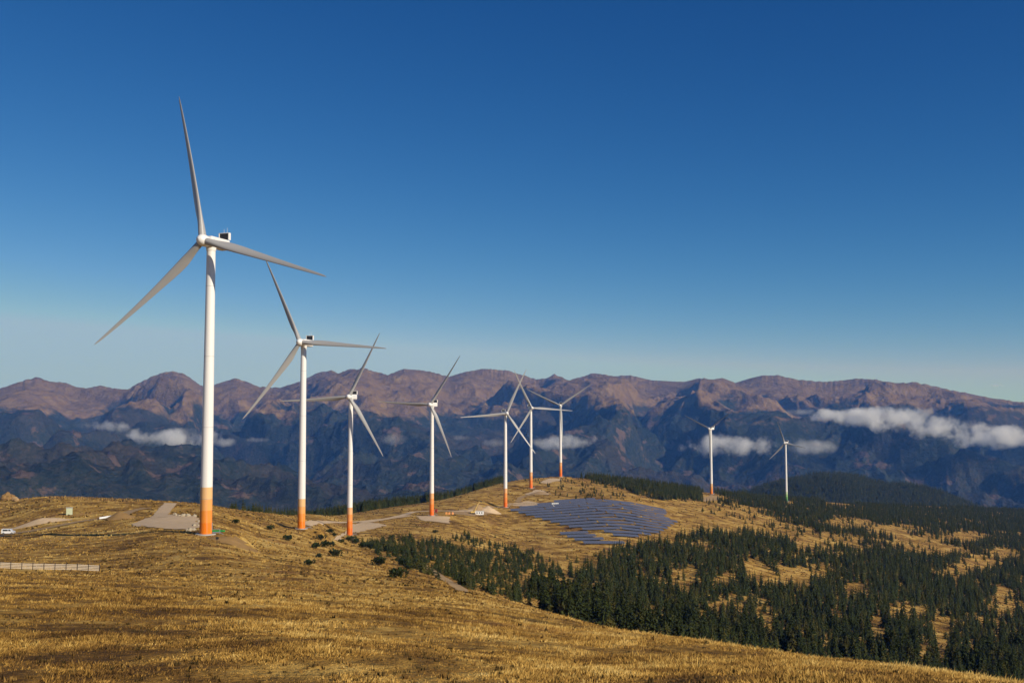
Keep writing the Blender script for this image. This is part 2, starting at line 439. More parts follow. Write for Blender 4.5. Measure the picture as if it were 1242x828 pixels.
PADS = []           # (x, y, radius, z): turbine stands are levelled
def ground_z(x, y):
    x = np.asarray(x, float); y = np.asarray(y, float)
    r = np.hypot(x, y)
    yy = np.maximum(y, r * math.cos(math.atan(1.3)))
    u = np.clip(np.where(yy > 1e-6, x / np.maximum(yy, 1e-6), 0), -1.3, 1.3)
    ly = np.log(np.clip(yy, 1.0, 3590))
    a = (u + 1.3) / 2.6 * 1300; i = np.clip(a.astype(int), 0, 1299); fa = a - i
    b = ly / LY[-1] * 899; j = np.clip(b.astype(int), 0, 898); fb = b - j
    t = (TT[i, j] * (1 - fa) + TT[i + 1, j] * fa) * (1 - fb) + (TT[i, j + 1] * (1 - fa) + TT[i + 1, j + 1] * fa) * fb
    z = t * np.maximum(yy, 1.0)
    n = perlin(x / 2.2, y / 2.2, 3) * .07 * (1 - sstep(40, 90, r)) * sstep(3, 9, r)
    n = n + perlin(x / 7.0, y / 7.0, 4) * .16 * (1 - sstep(150, 320, r)) * sstep(3, 12, r)
    calm = .12 + .88 * sstep(150, 270, np.hypot(x - 75, y - 905))
    n = n + perlin(x / 30.0, y / 30.0, 5) * .55 * sstep(60, 200, r) * calm
    n = n + perlin(x / 95.0, y / 95.0, 6) * 1.6 * sstep(250, 600, r) * calm
    z = z + n
    for (qx, qy, rad, qz) in PADS:
        d = np.hypot(x - qx, y - qy)
        w = 1 - sstep(rad, rad * 1.9, d)
        z = z * (1 - w) + qz * w
    return z
def gz(x, y): return float(ground_z(np.array([x]), np.array([y]))[0])
_YS = np.exp(np.linspace(math.log(8), math.log(3000), 4000))
def hit(px, py, ymin=8.0):
    """first place on the hill that a sight line meets beyond ymin"""
    u = ray_u(px, py); ys = _YS[_YS >= ymin]
    d = ground_z(u * ys, ys) - float(py2t(py)) * ys
    k = np.argmax(d >= 0) if (d >= 0).any() else int(np.argmax(d / ys))
    Y = ys[k]
    return Vector((u * Y, Y, gz(u * Y, Y)))

TURB = [  # foot px, py, distance, yaw, blade phase, rotor radius, cone
    dict(px=249.5, py=648, d=336, yaw=18.6, phi=102.8, R=50.0, m='tower', label='nearest and tallest white wind turbine, orange foot beside the gravel pad'),
    dict(px=365.5, py=641, d=531, yaw=13.2, phi=114.8, R=48.5, m='tower', label='second tallest white wind turbine, one blade level and one pointing steeply down left'),
    dict(px=424, py=649, d=716, yaw=10.3, phi=63.6, R=49, m='tower_tall', label='white wind turbine by the pale gravel spur below the blade of the second tallest'),
    dict(px=523.5, py=625, d=893, yaw=17.8, phi=56.8, R=50, m='tower_tall', label='white wind turbine on its own pale concrete pad, up blade dark against the sky'),
    dict(px=613, py=615, d=1055, yaw=-17.2, phi=64.6, R=50, m='tower_tall', label='white wind turbine at the left edge of the solar field, its bright left blade level'),
    dict(px=644, py=592, d=1231, yaw=-14.7, phi=115.7, R=50, m='tower_tall', label='white wind turbine whose blades cross those of its neighbour before the round hilltop'),
    dict(px=680, py=578, d=1387, yaw=6.7, phi=33.9, R=50, m='tower_tall', label='white wind turbine on the hilltop, two blades spread in a wide V'),
    dict(px=863, py=599, d=1512, yaw=38, phi=34, R=44, m='tower', label='distant white wind turbine beside the dark spruce block, orange foot'),
    dict(px=954, py=608, d=1696, yaw=34, phi=108, R=37, m='tower_green', label='smallest, farthest wind turbine, rising from the spruces with a greenish foot'),
]
for T in TURB:
    p = at(T['px'], T['py'], T['d'])
    T['x'], T['y'] = p.x, p.y
    T['z'] = p.z
    PADS.append((p.x, p.y, 9 if T['d'] < 600 else 12, p.z))

def ground_mesh():
    az = np.concatenate([np.radians(np.arange(-180, -33, 4.0)), np.radians(np.linspace(-33, 33, 900)), np.radians(np.arange(37, 179, 4.0))])
    r = np.exp(np.linspace(math.log(.8), math.log(3560), 680))
    A, R = np.meshgrid(az, r, indexing='ij')
    x, y = np.sin(A) * R, np.cos(A) * R
    z = ground_z(x, y)
    V = np.stack([x, y, z], -1).reshape(-1, 3)
    na, nr = A.shape
    i, j = np.meshgrid(np.arange(na), np.arange(nr - 1), indexing='ij')
    i2 = (i + 1) % na
    Fc = np.stack([i * nr + j, i * nr + j + 1, i2 * nr + j + 1, i2 * nr + j], -1).reshape(-1, 4)
    c = len(V)
    V = np.vstack([V, [[0, 0, -1.75]]])
    o = link('ground', mesh_np('ground', V, Fc[:, ::-1], M['ground'], True))
    tag(o, kind='structure')
ground_mesh()

# ------------------------------------------------------------------ the mountain range across the valley
SKY = [(-260,485),(-160,470),(-60,478),(0,471),(15,466),(30,461),(45,457),(56,461),(65,463),(80,464),(92,469),(105,471),(122,467),(138,471),(155,472),(165,466),(185,456),(200,451),(210,450),(225,454),(243,467),(252,470),(265,465),(285,458),(300,463),(315,469),(340,470),(365,462),(385,452),(403,449),(410,453),(422,448),(432,445),(440,445),(455,449),(470,455),(480,450),(490,447),(520,450),(545,457),(560,452),(585,447),(615,449),(635,455),(650,460),(665,458),(672,453),(690,461),(705,457),(720,452),(745,456),(765,455),(790,461),(830,463),(850,458),(875,458),(892,464),(905,460),(925,455),(945,455),(965,460),(1000,463),(1040,459),(1065,460),(1090,464),(1110,463),(1150,472),(1200,482),(1242,488),(1320,497),(1450,480),(1600,490)]
def mountain_mesh():
    az = np.concatenate([np.radians(np.arange(-80, -30, 1.0)), np.radians(np.linspace(-30, 30, 1250)), np.radians(np.arange(31, 81, 1.0))])
    r = np.concatenate([np.linspace(3300, 5200, 24, endpoint=False), np.linspace(5200, 16500, 430), np.linspace(16600, 24000, 30)])
    A, R = np.meshgrid(az, r, indexing='ij')
    x, y = np.sin(A) * R, np.cos(A) * R
    ua = np.tan(np.clip(az, -1.2, 1.2))
    spx = np.array([ray_u(p, q) for p, q in SKY]); spt = py2t(np.array([q for p, q in SKY]))
    jag = fbm(az * 260, az * 0 + 3.1, 4, 91) * .0007
    # straight-line skyline, lightly rounded, in z / Y; turned into z / R below
    tsk0 = np.interp(ua, spx, spt)
    tsk = (tsk0 + jag) * np.cos(az)
    k0 = np.exp(-.5 * (np.arange(-40, 41) / 13.0) ** 2); k0 /= k0.sum()
    tsk0 = np.convolve(np.pad(tsk0 * np.cos(az), 40, mode='edge'), k0, 'valid')
    wx = x + fbm(x / 2600, y / 2600, 3, 21) * 900; wy = y + fbm(x / 2600 + 40, y / 2600, 3, 22) * 900
    rc = (14200 + perlin(az * 5, az * 0 + 1.7, 5) * 1000)[:, None]
    s = np.clip((R - 5000) / (rc - 5000), 0, 1)
    crest = tsk0[:, None] * rc
    back = np.clip((R - rc) / 7000, 0, 1)
    # spurs run down from the crest toward the valley, with side valleys between them
    lat = wx + .35 * (wy - 10000) + fbm(wx / 5200, wy / 5200, 2, 25) * 1500
    def saw(v): return np.abs((v % 1.0) - .5) * 2
    v1 = saw(lat / 2350 + .13)
    v2 = saw((lat * 1.0 + .5 * wy) / 1040 + fbm(x / 1900, y / 1900, 2, 27) * .45)
    v = np.clip(v1 + (v2 - .5) * .34, 0, 1); v = .35 * v + .65 * (.5 - .5 * np.cos(np.pi * v))
    hs = -900 + (crest + 900) * (1 - (1 - s) ** 1.42)
    hv = -900 + (crest + 900) * np.minimum(.10 + .9 * s ** 2.3, s ** 1.0)
    h = hs * (1 - v) + hv * v
    env = sstep(0, .25, s) * (1 - .95 * sstep(.80, 1.0, s))
    mid = ridged(wx / 900, wy / 1250, 5, 41, .52) - .95
    sml = ridged(x / 330, y / 400, 4, 51, .5) - .95
    h = h + env * (mid * (120 - 55 * s) + fbm(wx / 1500, wy / 1500, 3, 45) * 60 + sml * (36 - 16 * s) + fbm(x / 130, y / 130, 3, 61) * 8)
    h = h - back * 900
    t = h / R
    tmax = t[:, (r > 9000)].max(axis=1)
    dz = (tsk - tmax)
    kk = np.exp(-.5 * (np.arange(-60, 61) / 22.0) ** 2); kk /= kk.sum()
    dzs = np.convolve(np.pad(dz, 60, mode='edge'), kk, 'valid')
    h = h + dzs[:, None] * R * sstep(.30, .95, s) + (dz - dzs)[:, None] * R * sstep(.90, 1.0, s)
    # whatever is still above the skyline nearer the viewer is brought down
    ex = h - (tsk0[:, None] * R - 45)
    h = h - np.where((R < rc - 300) & (ex > 0), ex * ex / (ex + 70), 0)
    h = h - np.maximum(h - tsk[:, None] * R, 0) * (R < rc)
    # nearer wooded foothills on the left, below the range
    for (pts, r0, wid) in (
        ([(-300,560),(-100,548),(0,543),(60,549),(120,545),(170,540),(215,546),(260,560),(330,577),(420,597),(520,625),(700,700)], 6300, 900),
        ([(-300,575),(0,570),(90,566),(150,575),(230,585),(320,590),(420,600),(470,592),(560,600),(640,640),(760,720)], 5200, 700),
        ([(250,720),(380,600),(450,575),(520,566),(600,572),(680,590),(760,640),(900,720)], 7300, 800)):
        u0 = np.array([ray_u(p, q) for p, q in pts]); t0 = py2t(np.array([q for p, q in pts]))
        tr = pchip(u0, t0, ua) * np.cos(az)
        hr = tr[:, None] * r0 + (ridged(x / 800, y / 800, 5, 71, .55) - 1.0) * 95 + fbm(x / 200, y / 200, 3, 77) * 16
        hr = hr - ((R - r0) / wid) ** 2 * 190
        k = 60.0
        d = np.clip((hr - h) / k, -30, 30)
        h = h + k * np.log1p(np.exp(d))
    h = np.where(R < 4200, np.minimum(h, -930), h)
    V = np.stack([x, y, h], -1).reshape(-1, 3)
    na, nr = A.shape
    i, j = np.meshgrid(np.arange(na - 1), np.arange(nr - 1), indexing='ij')
    Fc = np.stack([i * nr + j, i * nr + j + 1, (i + 1) * nr + j + 1, (i + 1) * nr + j], -1).reshape(-1, 4)
    o = link('mountains', mesh_np('mountains', V, Fc[:, ::-1], M['mountain'], True))
    tag(o, kind='structure')
mountain_mesh()

# the low wooded hill beyond the right-hand spruces
HILL = [(820,640),(880,604),(920,590),(960,579),(1000,574),(1030,575),(1055,582),(1080,586),(1105,587),(1140,596),(1170,608),(1230,625),(1300,650)]
HR = 3700.0
_hu = np.array([ray_u(p, q) for p, q in HILL]); _ht = py2t(np.array([q for p, q in HILL])) - 10.0 / HR
def hill_z(x, y):
    u = np.clip(x / y, _hu[0], _hu[-1])
    zc = pchip(_hu, _ht, np.ravel(u)).reshape(np.shape(u)) * HR
    d = (y - HR)
    return zc - (d / 520.0) ** 2 * 120 + fbm(x / 160, y / 160, 3, 83) * 7
def hill_mesh():
    u = np.linspace(_hu[0], _hu[-1], 200); Y = np.linspace(2750, 4900, 90)
    U, YY = np.meshgrid(u, Y, indexing='ij')
    x = U * YY; z = hill_z(x, YY)
    V = np.stack([x, YY, z], -1).reshape(-1, 3)
    na, nr = U.shape
    i, j = np.meshgrid(np.arange(na - 1), np.arange(nr - 1), indexing='ij')
    Fc = np.stack([i * nr + j, i * nr + j + 1, (i + 1) * nr + j + 1, (i + 1) * nr + j], -1).reshape(-1, 4)
    o = link('wooded_hill', mesh_np('wooded_hill', V, Fc[:, ::-1], M['mountain'], True))
    tag(o, kind='structure')
hill_mesh()

# ------------------------------------------------------------------ air
def make_haze():
    m = bpy.data.materials.new('haze'); m.use_nodes = True
    nt = m.node_tree; nt.nodes.remove(nt.nodes['Principled BSDF'])
    v = N(nt, 'ShaderNodeVolumePrincipled')
    v.inputs['Color'].default_value = (.11, .33, .95, 1)
    v.inputs['Density'].default_value = 3.3e-5
    v.inputs['Absorption Color'].default_value = (1, 1, 1, 1)
    L(nt, v.outputs[0], nt.nodes['Material Output'].inputs['Volume'])
    mb = MB(); mb.box((0, 11500, -100), (52000, 27000, 2000))
    o = mb.build('haze', m)
    tag(o, kind='stuff')
make_haze()

# ------------------------------------------------------------------ tracks and pads, laid over the hill
def in_poly(x, y, P):
    x = np.asarray(x, float); y = np.asarray(y, float)
    c = np.zeros(x.shape, bool); n = len(P)
    for i in range(n):
        x1, y1 = P[i]; x2, y2 = P[(i + 1) % n]
        with np.errstate(divide='ignore', invalid='ignore'):
            k = ((y1 > y) != (y2 > y)) & (x < (x2 - x1) * (y - y1) / (y2 - y1 + 1e-12) + x1)
        c ^= k
    return c
OFF_POLY, OFF_PATH = [], []
def off_limits(X, Y):
    m = np.zeros(X.shape, bool)
    for P in OFF_POLY: m |= in_poly(X, Y, P)
    for c, w in OFF_PATH:
        x0, y0 = c.min(0) - w; x1, y1 = c.max(0) + w
        k = np.where((X > x0) & (X < x1) & (Y > y0) & (Y < y1))[0]
        if len(k): m[k] |= np.sqrt(((X[k, None] - c[None, :, 0]) ** 2 + (Y[k, None] - c[None, :, 1]) ** 2).min(1)) < w * .52
    return m
def drape_poly(name, pts, mat, lift=.22, ymin=150, cuts=4):
    bm = bmesh.new()
    P = [hit(px, py, ymin) for px, py in pts]
    vs = [bm.verts.new(p) for p in P]
    OFF_POLY.append([(p.x, p.y) for p in P])
    f = bm.faces.new(vs)
    bmesh.ops.triangulate(bm, faces=[f])
    for _ in range(cuts):
        es = [e for e in bm.edges if e.calc_length() > 4]
        if es: bmesh.ops.subdivide_edges(bm, edges=es, cuts=1)
        bmesh.ops.triangulate(bm, faces=bm.faces[:])
    for v in bm.verts:
        if any(e.is_boundary for e in v.link_edges):
            jx = fbm(np.array([v.co.x / 6.0]), np.array([v.co.y / 6.0]), 3, 441)[0]; jy = fbm(np.array([v.co.x / 6.0]), np.array([v.co.y / 6.0]), 3, 443)[0]
            v.co.x += 1.9 * float(jx); v.co.y += 3.2 * float(jy)
    for v in bm.verts: v.co.z = gz(v.co.x, v.co.y) + lift
    for f in bm.faces:
        f.normal_update()
        if f.normal.z < 0: f.normal_flip()
    me = bpy.data.meshes.new(name); bm.to_mesh(me); bm.free(); me.materials.append(mat)
    return tag(link(name, me), kind='structure')
def drape_path(name, pts, width, mat, lift=.2, ymin=150):
    P = [hit(px, py, ymin) for px, py in pts]
    xs = np.array([[p.x, p.y] for p in P])
    d = np.r_[0, np.cumsum(np.hypot(*np.diff(xs, axis=0).T))]
    q = np.arange(0, d[-1], 2.5)
    c = np.stack([pchip(d, xs[:, 0], q), pchip(d, xs[:, 1], q)], -1)
    OFF_PATH.append((c, width))
    tg = np.gradient(c, axis=0); tg /= np.linalg.norm(tg, axis=1)[:, None] + 1e-9
    nn = np.stack([-tg[:, 1], tg[:, 0]], -1)
    K = np.linspace(-.5, .5, 5)
    ww = width * (1 + .22 * perlin(q / 9.0, q * 0 + 2.2, 8))
    G = c[:, None, :] + nn[:, None, :] * (K[None, :, None] * ww[:, None, None])
    z = ground_z(G[..., 0], G[..., 1]) + lift
    V = np.concatenate([G, z[..., None]], -1).reshape(-1, 3)
    n, k = len(q), 5
    i, j = np.meshgrid(np.arange(n - 1), np.arange(k - 1), indexing='ij')
    Fc = np.stack([i * k + j, i * k + j + 1, (i + 1) * k + j + 1, (i + 1) * k + j], -1).reshape(-1, 4)
    return tag(link(name, mesh_np(name, V, Fc[:, ::-1], mat)), kind='structure')

drape_poly('gravel_pad', [(157,638),(176,629),(205,624),(240,627),(243,640),(232,643)], M['gravel'])
drape_path('gravel_road', [(192,628),(198,621),(203,615),(207,610)], 6.5, M['gravel'], .3, 350)
drape_path('farm_road', [(-40,654),(10,648),(50,642),(90,634),(115,630),(140,628),(160,620),(180,616)], 6, M['track'], .25, 250)
drape_poly('gravel_pad', [(392,644),(425,636),(446,633),(470,637),(448,642),(425,647)], M['gravel'], ymin=500)
drape_path('gravel_road', [(370,636),(400,633),(432,633),(470,629),(500,625)], 6, M['gravel'], .3, 500)
drape_path('gravel_road', [(440,634),(470,629),(492,624),(502,621),(520,620),(560,620),(590,616)], 7, M['gravel'], .35, 600)
drape_poly('concrete_pad', [(503,626),(545,627),(546,635),(515,632)], M['gravel'], .35, 700)
drape_poly('gravel_yard', [(540,623),(560,618),(590,617),(600,622),(575,626)], M['track'], .3, 700)
drape_path('gravel_road', [(590,616),(615,613),(640,611),(665,611)], 8, M['track'], .35, 800)
drape_poly('gravel_pad', [(616,612),(640,608),(662,611),(648,615)], M['gravel'], .35, 850)
drape_poly('gravel_pad', [(634,600),(650,594),(660,595),(666,600)], M['gravel'], .35, 1000)
drape_path('gravel_road', [(628,609),(632,603),(645,600)], 6, M['track'], .3, 950)
drape_poly('gravel_pad', [(655,585),(668,580),(680,579),(680,583),(664,587)], M['gravel'], .35, 1100)
drape_path('farm_track', [(512,684),(522,692),(538,702),(556,713),(575,722)][::-1], 5.5, M['track'], .25, 180)
drape_poly('gravel_pad', [(848,604),(862,600),(872,602),(868,607),(852,608)], M['track'], .35, 1200)
drape_poly('earth_patch', [(268,660),(286,651),(298,659)], M['bank'], .2, 250)

# ------------------------------------------------------------------ wind turbines
H_HUB = 95.0
def tower_mesh(mat, H=92.6, r0=1.98, r1=1.42):
    n = 40; zs = np.r_[0, np.linspace(.01, H, 30)]
    rr = r0 + (r1 - r0) * (zs / H)
    a = np.linspace(0, 2 * np.pi, n, endpoint=False)
    V = np.stack([np.outer(rr, np.cos(a)), np.outer(rr, np.sin(a)), np.repeat(zs[:, None], n, 1)], -1).reshape(-1, 3)
    i, j = np.meshgrid(np.arange(len(zs) - 1), np.arange(n), indexing='ij')
    j2 = (j + 1) % n
    Fc = np.stack([i * n + j, i * n + j2, (i + 1) * n + j2, (i + 1) * n + j], -1).reshape(-1, 4)
    return mesh_np('tower', V, Fc, mat, True)
def blade_mesh(R, pre=3.4):
    """blade along +Z from the hub centre; leading edge toward +X; upwind is -Y"""
    st = [(.015, 2.25, 2.25, 0, .5), (.045, 2.25, 2.2, 4, .5), (.09, 2.6, 1.95, 10, .45), (.14, 3.3, 1.55, 13, .38), (.20, 3.75, 1.20, 12, .33), (.28, 3.55, .92, 9.5, .31),
          (.40, 2.95, .66, 6.5, .30), (.55, 2.30, .46, 4, .29), (.70, 1.75, .31, 2, .28), (.84, 1.25, .20, .6, .28), (.93, .90, .13, 0, .28), (.98, .55, .08, 0, .3), (1.0, .12, .03, 0, .3)]
    q = np.array(st); s = np.unique(np.r_[np.linspace(.015, 1, 46), q[:, 0]])
    ch, th, tw, le = [pchip(q[:, 0], q[:, k], s) for k in (1, 2, 3, 4)]
    n = 24; a = np.linspace(0, 2 * np.pi, n, endpoint=False)
    rows = []
    for k in range(len(s)):
        rnd = 1 - float(sstep(.03, .16, s[k]))
        cx = np.cos(a) * .5                                   # +.5 leading .. -.5 trailing
        af = np.sign(np.sin(a)) * np.abs(np.sin(a)) ** 1.0 * .5 * (rnd + (1 - rnd) * (.25 + .75 * ((cx + .5) ** .8)) * 1.15)
        X = cx * ch[k] + (le[k] - .5) * -ch[k] * 1.0 - 0.0
        X = (cx + .5 - (1 - le[k])) * ch[k] * (.84 + .16 * rnd)                   # pitch axis at le from the leading edge
        Yv = af * th[k] * 1.2
        t = math.radians(tw[k] * 1.25 + 11)
        x = X * math.cos(t) + Yv * math.sin(t); y = -X * math.sin(t) + Yv * math.cos(t)
        y = y - pre * s[k] ** 2.2
        rows.append(np.stack([x, y, np.full(n, s[k] * R)], -1))
    V = np.concatenate(rows)
    m = len(s)
    i, j = np.meshgrid(np.arange(m - 1), np.arange(n), indexing='ij'); j2 = (j + 1) % n
    Fc = np.stack([i * n + j, i * n + j2, (i + 1) * n + j2, (i + 1) * n + j], -1).reshape(-1, 4)
    return mesh_np('blade', V, Fc, M['blade'], True)
def lathe(prof, n=28):
    """profile of (axis, radius) round -Y"""
    V = []; a = np.linspace(0, 2 * np.pi, n, endpoint=False)
    for y, r in prof: V.append(np.stack([np.cos(a) * r, np.full(n, y), np.sin(a) * r], -1))
    V = np.concatenate(V); m = len(prof)
    i, j = np.meshgrid(np.arange(m - 1), np.arange(n), indexing='ij'); j2 = (j + 1) % n
    return V, np.stack([i * n + j, i * n + j2, (i + 1) * n + j2, (i + 1) * n + j], -1).reshape(-1, 4)
tower_me = {}; blade_me = {}
for T in TURB:
    root = empty('wind_turbine', (T['x'], T['y'], T['z']))
    tag(root, T['label'], 'wind turbine', 'wind turbines along the ridge')
    small = T['R'] < 40
    Hh = H_HUB
    if T['m'] not in tower_me: tower_me[T['m']] = tower_mesh(M[T['m']])
    tw = link('tower', tower_me[T['m']], root)
    fd = MB().cyl((0, 0, -1.5), (0, 0, .35), 3.3, 3.2, 40).build('foundation', M['concrete'], root)
    yaw = math.radians(T['yaw'])
    na = link('nacelle', None, root, (0, 0, Hh), (math.radians(0), 0, -yaw)) if False else None
    tilt = math.radians(5)
    # nacelle frame: -Y is upwind
    base = Matrix.Rotation(-yaw, 4, 'Z')
    mb = MB()
    mb.box((0, 3.0, .1), (3.6, 10.5, 3.5), bevel=.55)
    mb.cyl((0, 0, -2.8), (0, 0, -1.5), 1.55, 1.7, 24)
    nac = mb.build('nacelle', M['hub'], root, loc=(0, 0, Hh), rot=(0, 0, -yaw))
    cb = MB()
    cb.box((0, 7.3, 3.0), (3.3, .35, 2.1))
    cb.build('cooler', M['dark'], nac)
    cf = MB()
    for sx in (-1, 1):
        cf.prism([(-.12 + sx * 1.85, 1.85), (.12 + sx * 1.85, 1.85), (.12 + sx * 1.85, 4.2), (-.12 + sx * 1.85, 4.2)], 6.9, 8.1)
        cf.bm.verts.ensure_lookup_table()
    cf.box((0, 7.5, 4.2), (3.9, 1.1, .16))
    cf.cyl((.6, 8.0, 4.2), (.6, 8.0, 6.2), .05, .03, 6); cf.cyl((-.6, 8.0, 4.2), (-.6, 8.0, 5.8), .05, .03, 6)
    cf.build('cooler_frame', M['hub'], nac)
    hubc = Vector((0, -4.5, 0))
    ro = Matrix.Translation((0, 0, Hh)) @ base @ Matrix.Translation(hubc) @ Matrix.Rotation(-tilt, 4, 'X')
    V, Fc = lathe([(2.2, .01), (2.2, 1.65), (1.2, 1.9), (0, 1.95), (-1.0, 1.8), (-1.9, 1.3), (-2.45, .65), (-2.6, .01)])
    hb = link('hub', mesh_np('hub', V, Fc[:, ::-1], M['hub'], True), root)
    hb.matrix_local = ro
    key = T['R']
    if key not in blade_me: blade_me[key] = blade_mesh(key)
    for k in range(3):
        ang = math.radians(T['phi'] + 120 * k)               # from +X toward +Z as seen from upwind
        bl = link('blade', blade_me[key], root)
        # seen from upwind (-Y looking +Y) x is right, z up; blade +Z -> direction (cos, sin)
        bl.matrix_local = ro @ Matrix.Rotation(math.pi / 2 - ang, 4, 'Y')
    db = MB().box((0, -1.96, 2.6), (1.0, .25, 2.3)); 
    dr = db.build('door', M['steel'], root)
    dr.rotation_euler = (0, 0, 1.75)
    st = MB(); st.box((0, -3.3, .75), (1.4, 2.2, .12))
    for q in range(4): st.box((0, -4.5 - q * .3, .6 - q * .2), (1.2, .3, .06))
    for sx in (-.65, .65): st.cyl((sx, -2.4, 1.7), (sx, -4.4, 1.7), .04); st.cyl((sx, -4.4, .1), (sx, -4.4, 1.7), .05)
    s2 = st.build('stairs', M['steel'], root); s2.rotation_euler = (0, 0, 1.75)

# ------------------------------------------------------------------ solar field
FIELD = [[(615,619),(648,614),(672,609.5),(760,609),(811,621),(806,628),(823,634),(800,649),(756,656),(727,645),(697,643)],
         [(670,646),(710,645.5),(735,656),(762,661),(717,665),(693,655)]]
ROWANG = math.radians(17)
_tbl = {}
def solar_table(Lm):
    k = round(Lm)
    if k in _tbl: return _tbl[k]
    mb = MB(); tilt = Matrix.Rotation(math.radians(20), 3, 'X')
    mb.box((0, 0, 1.75), (k, 4.4, .08), tilt)
    me = mb.build('panels', M['panel']); d = me.data; bpy.data.objects.remove(me)
    fb = MB()
    for i in range(max(2, int(k / 5))):
        x = -k / 2 + 1 + i * (k - 2) / (max(2, int(k / 5)) - 1)
        fb.cyl((x, -1.3, -.8), (x, -1.3, 1.2), .09, n=6); fb.cyl((x, 1.5, -.8), (x, 1.5, 2.2), .09, n=6)
    fb.box((0, -1.3, 1.18), (k, .12, .1)); fb.box((0, 1.5, 2.2), (k, .12, .1))
    fo = fb.build('frame', M['steel']); fd = fo.data; bpy.data.objects.remove(fo)
    _tbl[k] = (d, fd); return _tbl[k]
def solar():
    ca, sa = math.cos(ROWANG), math.sin(ROWANG)
    for bi, poly in enumerate(FIELD):
        P = [hit(px, py, 600) for px, py in poly]
        OFF_POLY.append([(p.x, p.y) for p in P])
        R2 = [(p.x * ca + p.y * sa, -p.x * sa + p.y * ca) for p in P]
        lo_v = min(v for u, v in R2); hi_v = max(v for u, v in R2)
        v = lo_v + 3
        while v < hi_v:
            us = np.arange(min(u for u, _ in R2), max(u for u, _ in R2), 1.0)
            m = in_poly(us, np.full_like(us, v), R2)
            # runs
            i = 0
            while i < len(us):
                if not m[i]: i += 1; continue
                j = i
                while j < len(us) and m[j]: j += 1
                a, b = us[i], us[j - 1]
                while b - a > 6:
                    Lt = min(36.0, b - a)
                    if b - a - Lt < 8: Lt = b - a if b - a < 46 else Lt
                    c = a + Lt / 2
                    x, y = c * ca - v * sa, c * sa + v * ca
                    z = gz(x, y)
                    e = Lt / 2
                    z0 = gz(x - e * ca, y - e * sa); z1 = gz(x + e * ca, y + e * sa)
                    r = empty('solar_table', (x, y, (z0 + z1 + z) / 3))
                    r.rotation_euler = (0, -math.atan2(z1 - z0, Lt), ROWANG)
                    tag(r, ('long tilted table of blue-grey solar panels in the large field beyond the fifth turbine' if bi == 0 else 'tilted table of blue-grey solar panels in the small front block nearest the spruces'),
                        'solar panels', 'solar tables of the large field' if bi == 0 else 'solar tables of the small front block')
                    d, fd = solar_table(Lt - 1.4)
                    link('panels', d, r); link('frame', fd, r)
                    a += Lt
                i = j
            v += 17.0
solar()

# ------------------------------------------------------------------ trees
def spruce_arrays(seed, levels, nb, H=1.0, rad=.19, sub=True, ragged=.35):
    """crown of unit height as small hanging sprays; returns V, triangles"""
    rg = np.random.default_rng(seed); V = []; T = []
    def tri(a, b, c):
        k = len(V); V.extend([a, b, c]); T.append((k, k + 1, k + 2))
    lean = rg.normal(0, .012, 2)
    for l in range(levels):
        f = l / (levels - 1)
        z = .08 + .90 * f ** .92
        R = rad * (1 - f) ** .82 * (1 + rg.normal(0, .12)) + .012
        n = max(4, int(nb * (1 - .55 * f)))
        a0 = rg.uniform(0, 6.3)
        for k in range(n):
            a = a0 + 2 * np.pi * k / n + rg.normal(0, .25)
            r = R * (1 + rg.normal(0, ragged * .6)); r = max(r, R * .35)
            zz = z + rg.normal(0, .018)
            dz = -(.035 + .10 * (1 - f)) * rg.uniform(.5, 1.4) - .1 * r
            da = (1.25 / n * 2.2) * rg.uniform(.7, 1.2)
            cx, cy = lean[0] * f, lean[1] * f
            root = (cx, cy, zz + .055 * (1.15 - f))
            tip = (cx + np.cos(a) * r, cy + np.sin(a) * r, zz + dz)
            m1 = (cx + np.cos(a - da) * r * .62, cy + np.sin(a - da) * r * .62, zz + dz * .75)
            m2 = (cx + np.cos(a + da) * r * .62, cy + np.sin(a + da) * r * .62, zz + dz * .75)
            tri(root, m1, tip); tri(root, tip, m2)
            if sub:
                dn = (cx + np.cos(a) * r * .55, cy + np.sin(a) * r * .55, zz + dz - .05 * rg.uniform(.6, 1.5))
                tri(m1, dn, tip); tri(tip, dn, m2)
                # drooping twigs near the tip break up the outline
                for q in range(2):
                    aa = a + rg.normal(0, .3); rr = r * rg.uniform(.75, 1.12); z2 = zz + dz * rg.uniform(.5, 1.3)
                    p = np.array((cx + np.cos(aa) * rr, cy + np.sin(aa) * rr, z2)); w = .022
                    tri(tuple(p + rg.normal(0, w, 3)), tuple(p + rg.normal(0, w, 3)), tuple(p + rg.normal(0, w, 3) - (0, 0, .02)))
    tip = (lean[0], lean[1], 1.03)
    for k in range(3):
        a = k * 2.1; b = a + 2.1
        tri((lean[0] + .012 * np.cos(a), lean[1] + .012 * np.sin(a), .92), (lean[0] + .012 * np.cos(b), lean[1] + .012 * np.sin(b), .92), tip)
    return np.array(V), np.array(T)
def shrub_arrays(seed, n=230):
    """rounded mountain-pine bush of unit height: needle sprays through its volume"""
    rg = np.random.default_rng(seed); V = []; T = []
    lobes = [(rg.normal(0, .28), rg.normal(0, .28), rg.uniform(.3, .62), rg.uniform(.24, .4)) for _ in range(6)]
    for k in range(n):
        cx, cy, cz, cr = lobes[rg.integers(6)]
        d = rg.normal(0, 1, 3); d /= np.linalg.norm(d)
        r = cr * rg.uniform(.45, 1.05)
        p = np.array((cx, cy, cz)) + d * r
        if p[2] < .02: p[2] = abs(p[2]) + .03
        up = d * .16 + np.array((0, 0, .12)); s = rg.normal(0, .09, 3)
        q = len(V); V.extend([p - s, p + s, p + up]); T.append((q, q + 1, q + 2))
        s2 = rg.normal(0, .09, 3)
        q = len(V); V.extend([p - s2, p + s2, p + up * .8]); T.append((q, q + 1, q + 2))
    return np.array(V), np.array(T)

